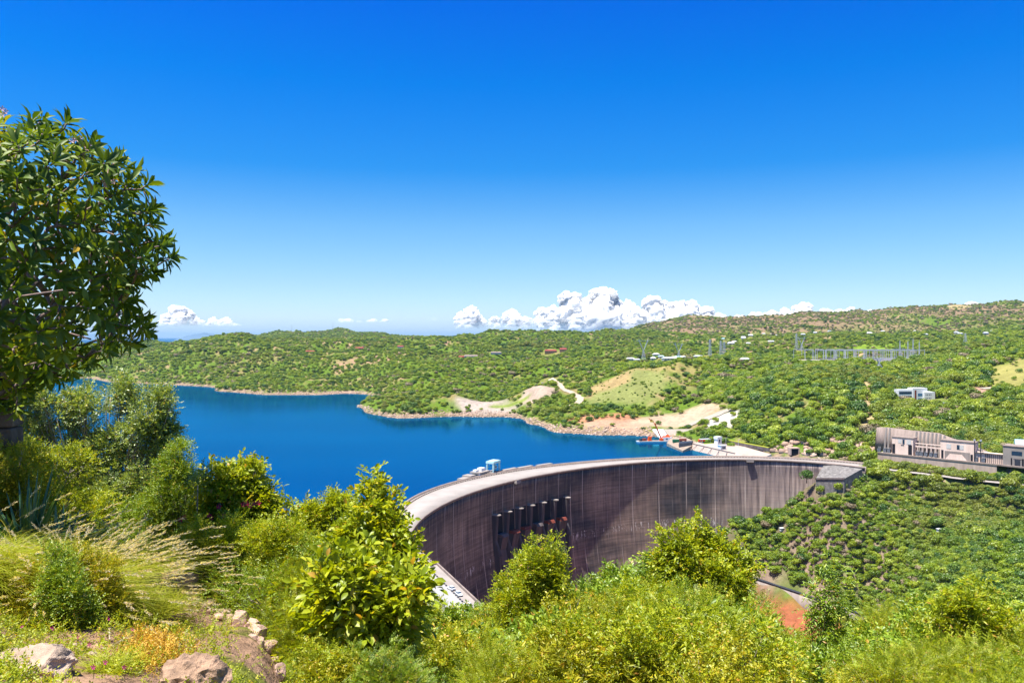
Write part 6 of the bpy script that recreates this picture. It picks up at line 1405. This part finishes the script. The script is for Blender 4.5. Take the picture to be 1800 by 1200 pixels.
# --- sword-leaved plants
def sword(px, py, d, L, n, seed, label, sp=.9):
    r_ = np.random.default_rng(seed); x, y, _ = wpt(px, py, d); z = G(x, y); o = empty('yucca', (x, y, z-.03)); tag(o, label, 'yucca')
    V = []; Fc = []; A = []
    for i in range(n):
        a_ = i*2.4+r_.uniform(-.2,.2); el_ = r_.uniform(.35,1.45); l_ = L*r_.uniform(.75,1.15); w_ = .028*r_.uniform(.8,1.2); dh = np.array([math.cos(a_), math.sin(a_), 0]); sx = np.array([-math.sin(a_), math.cos(a_), 0]); b_ = len(V); v = r_.uniform(0,1)
        for k in range(6):
            t_ = k/5; p_ = dh*(math.cos(el_)*l_*t_+.02)+np.array([0,0,1])*(.12+math.sin(el_)*l_*t_-.16*l_*t_*t_*math.cos(el_)); ww = w_*(1.0 if k < 3 else (.8 if k == 3 else (.45 if k == 4 else .03)))
            nn = unit(np.cross(sx, dh*math.cos(el_)+np.array([0,0,math.sin(el_)]))); V += [p_-sx*ww+nn*ww*.35, p_-nn*ww*.15, p_+sx*ww+nn*ww*.35]; A += [v*.8+.2, v*.6, v*.8+.2]
        for k in range(5):
            for j in range(2): q = b_+k*3+j; Fc.append((q, q+1, q+4, q+3))
    link('leaves', mesh_np('leaves', V, [np.array(Fc)], True, {'v': A}), FM['sword'], o)
    mb = MB(); mb.tube([(0,0,-.1),(0,0,.16)], [.06,.05], 8); mb.build('stem', M['bark_dark'], o); return o
sword(46, 800, 9.8, 1.1, 54, 1, 'blue-green sword-leaved plant standing upright beside the stone pillar'); sword(100, 850, 9.7, .75, 34, 2, 'smaller sword-leaved plant with spreading leaves behind the fountain grass')
sword(12, 815, 9.8, .45, 22, 3, 'low sword-leaved plant at the left edge in front of the pillar')
# --- fountain grass
def fgrass(px, d, nb, npl, L, seed, label, wind=.55, spread=.22):
    r_ = np.random.default_rng(seed); x, y, _ = wpt(px, 1000, d); z = G(x, y); o = empty('fountain_grass', (x, y, z-.03)); tag(o, label, 'grass clump')
    def strips(n, L0, L1, w_, vr, lean, drp=.5):
        a_ = r_.uniform(0,6.283,n); rb = spread*np.sqrt(r_.uniform(0,1,n)); ab = r_.uniform(0,6.283,n); el_ = r_.uniform(.75 if drp > .4 else .35,1.5,n); l_ = r_.uniform(L0,L1,n)
        dh = np.stack([np.cos(a_)+lean, np.sin(a_)*.8, np.zeros(n)], 1); B = np.stack([np.cos(ab)*rb, np.sin(ab)*rb, np.zeros(n)], 1); ks = 7; sx = unit(np.cross(dh, [0,0,1.0])+r_.normal(size=(n,3))*.3)
        V = np.zeros((n,ks,2,3)); 
        for k in range(ks):
            t_ = k/(ks-1); dr = r_.uniform(.8,1.1,n) if k == 0 else dr
            p_ = B+dh*(np.cos(el_)*l_*t_+l_*.42*t_**2)[:,None]; p_[:,2] += np.sin(el_)*l_*t_-(l_*drp*t_**2.2*dr)
            p_[:,2] = np.maximum(p_[:,2], .02); ww = w_*(1-.85*t_); V[:,k,0] = p_-sx*ww; V[:,k,1] = p_+sx*ww
        idx = np.arange(n*ks*2).reshape(n,ks,2); Fc = np.stack([idx[:,:-1,0], idx[:,:-1,1], idx[:,1:,1], idx[:,1:,0]], -1).reshape(-1,4)
        v = np.repeat(np.clip(r_.normal(*vr, n),0,1), ks*2); return V, Fc, v
    V, Fc, v = strips(nb, L*.55, L, .0045, (.28,.2), wind*.6); link('blades', mesh_np('blades', V.reshape(-1,3), [Fc], False, {'v': v}), FM['grass'], o)
    V, Fc, v = strips(npl, L*.95, L*1.3, .0026, (.75,.1), wind*.55, .30); link('stalks', mesh_np('stalks', V.reshape(-1,3), [Fc], False, {'v': v}), FM['grass'], o)
    tip = V[:,-1].mean(1); prev = V[:,-2].mean(1); T = unit(tip-prev); n = npl; kk = 26; tt_ = np.linspace(0,1,kk)
    P = tip[:,None]+T[:,None]*(tt_[None,:,None]*.17-.08); X = unit(r_.normal(size=(n,kk,3))); D = unit(T[:,None]*.8+X*.55)
    Vl, fl, al = leaves(P.reshape(-1,3), D.reshape(-1,3), X.reshape(-1,3)+.3, .032, .0075, r_.uniform(0,1,n*kk)); link('plumes', mesh_np('plumes', Vl, fl, False, {'v': al}), FM['straw'], o)
    return o
fgrass(108, 8.6, 7000, 460, .92, 1, 'large clump of fountain grass with pale plumes blowing to the right', .30, .32)
fgrass(30, 9.2, 4200, 50, .95, 2, 'fountain grass clump at the left edge behind the large plumed clump', .2, .45)
fgrass(-40, 8.4, 3800, 80, 1.0, 3, 'fountain grass clump cut by the left edge of the picture', .5, .4)
fgrass(190, 9.9, 3200, 60, .85, 4, 'green fountain grass clump at the foot of the dark bushes', .4, .45); fgrass(95, 10.6, 3200, 25, .6, 5, 'fountain grass clump in front of the sword-leaved plants', .5, .4)
fgrass(240, 9.0, 1800, 16, .5, 6, 'low soft green grass clump right of the plumed clump', .3, .45); fgrass(190, 6.6, 700, 0+3, .32, 7, 'small tuft of fine grass beside the low flowers near the bottom', .2, .14)
foliage_object('small_shrub', [(112,1000,20),(125,1030,28),(98,1040,24),(138,1065,32),(106,1080,28),(150,1100,24),(84,975,10)], 7.75, 'tiny', 'green', 3800, 51, 118, 'small dark green shrub in front of the plumed fountain grass', 'shrub', trunk=.012, bark='bark_dark')
foliage_object('small_shrub', [(170,1010,36),(60,1040,40),(190,1060,36),(40,1090,40),(210,1100,20)], 8.1, 'tiny', 'yellow', 3600, 52, 140, 'low yellow-green shrub tangled into the fountain grass', 'shrub', trunk=.01)
# --- rocks
import bmesh
def rock(px, py, w_, h_, d, seed, label, mt='rock_pink', group=None, layered=False, name='rock'):
    r_ = np.random.default_rng(seed); x, y, z = wpt(px, py, d); zg = G(x, y); k_ = d/F
    bm = bmesh.new()
    for _ in range(22):
        v = unit(r_.normal(size=3)); v = np.sign(v)*np.abs(v)**.7; bm.verts.new((v[0]*w_*k_/2*1.05, v[1]*w_*k_*.42, v[2]*h_*k_/2*1.25))
    r1 = bmesh.ops.convex_hull(bm, input=bm.verts); bmesh.ops.delete(bm, geom=[v for v in bm.verts if not v.link_faces], context='VERTS')
    bmesh.ops.triangulate(bm, faces=bm.faces); bmesh.ops.subdivide_edges(bm, edges=bm.edges, cuts=3 if w_ > 60 else 1, use_grid_fill=True)
    if w_ > 60: bmesh.ops.subdivide_edges(bm, edges=bm.edges, cuts=2, use_grid_fill=True)
    for v in bm.verts:
        c_ = np.array(v.co)/k_/w_*4; q = (float(fbm(c_[0]*1.3+seed, c_[1]*1.3+c_[2]*1.7, seed, 4))-.5)
        if layered: q += .55*(abs((c_[0]*.9-c_[2]*.5+float(fbm(c_[0]*.8, c_[2]*.8, seed, 2))*.6)*1.6 % 1.0-.5)-.25)
        v.co = v.co*(1+q*(.28 if w_ > 60 else .08))
    me = bpy.data.meshes.new(name); bm.to_mesh(me); bm.free(); ob = link(name, me, M[mt]); ob.location = (x, y, min(z, zg+h_*k_*.45)); ob.rotation_euler = (0, 0, r_.uniform(-.3,.3)); tag(ob, label, 'rock', group); return ob
M['boulder'] = plain('grey_pink_boulder', (0.50,0.37,0.28), .92, .45, 5, 1.0); M['boulder2'] = plain('brown_layered_boulder', (0.48,0.31,0.20), .92, .5, 6, 1.0)
rock(50, 1178, 140, 66, 6.2, 1, 'big grey-pink boulder at the bottom left corner', 'boulder', layered=True, name='boulder'); rock(338, 1208, 128, 84, 5.9, 2, 'layered brown boulder at the bottom edge right of the pink flowers', 'boulder2', layered=True, name='boulder')
rk_ = [(303,990,34,18),(324,1012,50,38),(364,1028,32,15),(392,1044,36,18),(338,1028,18,18),(405,1060,20,14),(402,1080,22,16),(422,1094,30,36),(444,1094,28,20),(447,1112,44,24),(443,1128,26,26),(458,1131,13,26),(472,1122,32,18),(492,1161,22,28),(340,1042,18,12),(372,1046,16,10),(385,1060,22,12),(300,1005,18,12),(412,1075,14,10),(484,1130,16,12)]
nm_ = ['flat pink stone at the far end of the stony path edge','largest pink stone near the far end of the path edge','flat stone just right of the largest path stone','pale stone in the middle of the path edge','small stone tucked under the largest path stone','small stone above the pile of path stones','white-pink stone just left of the stone pile','tall pale stone at the left of the stone pile','reddish stone at the top of the stone pile','broad flat stone on top of the stone pile','rounded stone at the bottom left of the pile','thin upright slab leaning in the stone pile','long stone at the right of the stone pile','lone orange-pink stone below the pile, nearest on the path edge']
for i, (px, py, w_, h_) in enumerate(rk_):
    d = float(np.interp(py, [985,1060,1125,1170], [10.9,9.7,8.75,8.05])); rock(px, py, w_, h_, d, 10+i, nm_[i] if i < 14 else 'small loose stone scattered between the larger path stones', 'rock_pink', None if i < 14 else 'small loose stones along the path')
for i, (px, py) in enumerate(((250,1118),(262,1122),(273,1117),(130,1135),(160,1146),(110,1130),(20,1085),(55,1098))):
    rock(px, py, 16+4*(i%3), 9, float(np.interp(py, [1080,1150], [8.6,6.9])), 60+i, 'small pale stone lying in the weeds below the fountain grass', 'boulder', 'small pale stones in the weeds')
# --- weeds on the near slope
r_ = np.random.default_rng(9); n = 8000; pxs_ = r_.uniform(-150, 640, n); ds_ = np.exp(r_.uniform(math.log(4.6), math.log(13), n)); x = (pxs_-900)/F*ds_; y = ds_; z = gz_at(x, y)
m_ = fbm(x/.7, y/.7, 71, 4) > .43; path = (np.abs(pxs_-np.interp(ds_, [5,8,9,11], [470,470,420,330])) < 26) & (r_.uniform(size=n) < .8); soil = (np.abs(pxs_-432) < 26) & (ds_ > 7) & (ds_ < 8.7) & (r_.uniform(size=n) < .85)
m_ &= ~path & ~soil; O = np.stack([x, y, z+r_.uniform(.0,.07,n)], 1)[m_]; T = r_.normal(size=(len(O),3)); T[:,2] = np.abs(T[:,2])+.3
j = r_.uniform(size=len(O)); P1 = sprays(O[j < .55], T[j < .55], 'tiny', r_, 1.15); P2 = sprays(O[j >= .55], T[j >= .55], 'fine', r_, .8)
V, fs, a = join([P1, P2]); tag(link('ground_cover', mesh_np('ground_cover', V, fs, False, {'v': a}), FM['lime']), 'low green weeds carpeting the near slope around the rocks', 'weeds', kind='stuff')
n = 420; pc = r_.normal([265,1152],[26,14],(n,2)); O = np.array([hit(a_, b_, 4.5, 12) for a_, b_ in pc[:200]]); O = np.concatenate([O+r_.normal(size=O.shape)*[.03,.05,0] for _ in range(3)]); O[:,2] += .02; T = r_.normal(size=O.shape)*.6; T[:,2] = 1
V, fs, a = sprays(O, T, 'tiny', r_, 1.1); tag(link('ground_cover', mesh_np('ground_cover', V, fs, False, {'v': a}), leaf_mat('orange_yellow_leaves', [(0.05,(0.25,0.22,0.03)),(0.5,(0.55,0.36,0.06)),(0.95,(0.7,0.45,0.12))], .3, .02)), 'orange-yellow creeping plants beside the layered boulder', 'weeds', kind='stuff')
for i, (px, py) in enumerate(((40,1080),(38,1115),(92,1119),(190,1101),(136,1134),(157,1147),(194,1162),(190,1171),(210,1171),(185,1181),(164,1190),(219,1190),(270,1155),(260,1163),(283,1165),(282,1169),(233,1120))):
    q = hit(px, py+2, 4, 14); o = empty('flower', (q[0], q[1], q[2])); lab = 'single magenta flower on the weedy slope near the bottom left rocks' if i not in (12,13,14,15) else 'magenta flower in the little group just above the layered boulder'
    tag(o, lab, 'flower', 'magenta flowers among the weeds' if i not in (12,13,14,15) else 'magenta flowers by the layered boulder')
    mb = MB(); mb.tube([(0,0,-.02),(.005,0,.09)], .0022, 5); mb.build('stalk', FM['lime'], o); flower(o, (.005,-.004,.095), .020, 'magenta', r_, 'petals')
# --- more growth down the hidden flank so that no bare ground shows between the bushes
# ------------------------------------------------------------------ the air
hm, t, out = new_mat('air'); pv = N(t, 'ShaderNodeVolumePrincipled'); pv.inputs['Color'].default_value = (0.40,0.68,1.0,1); pv.inputs['Density'].default_value = 1.8e-5; pv.inputs['Anisotropy'].default_value = 0.2
t.links.new(pv.outputs[0], out.inputs['Volume'])
mb = MB(); mb.box((0, 30500, -262), (126000, 64000, 262+290)); tag(mb.build('haze', hm), 'thin blue haze hanging over the lake and the far hills', 'haze', kind='stuff')
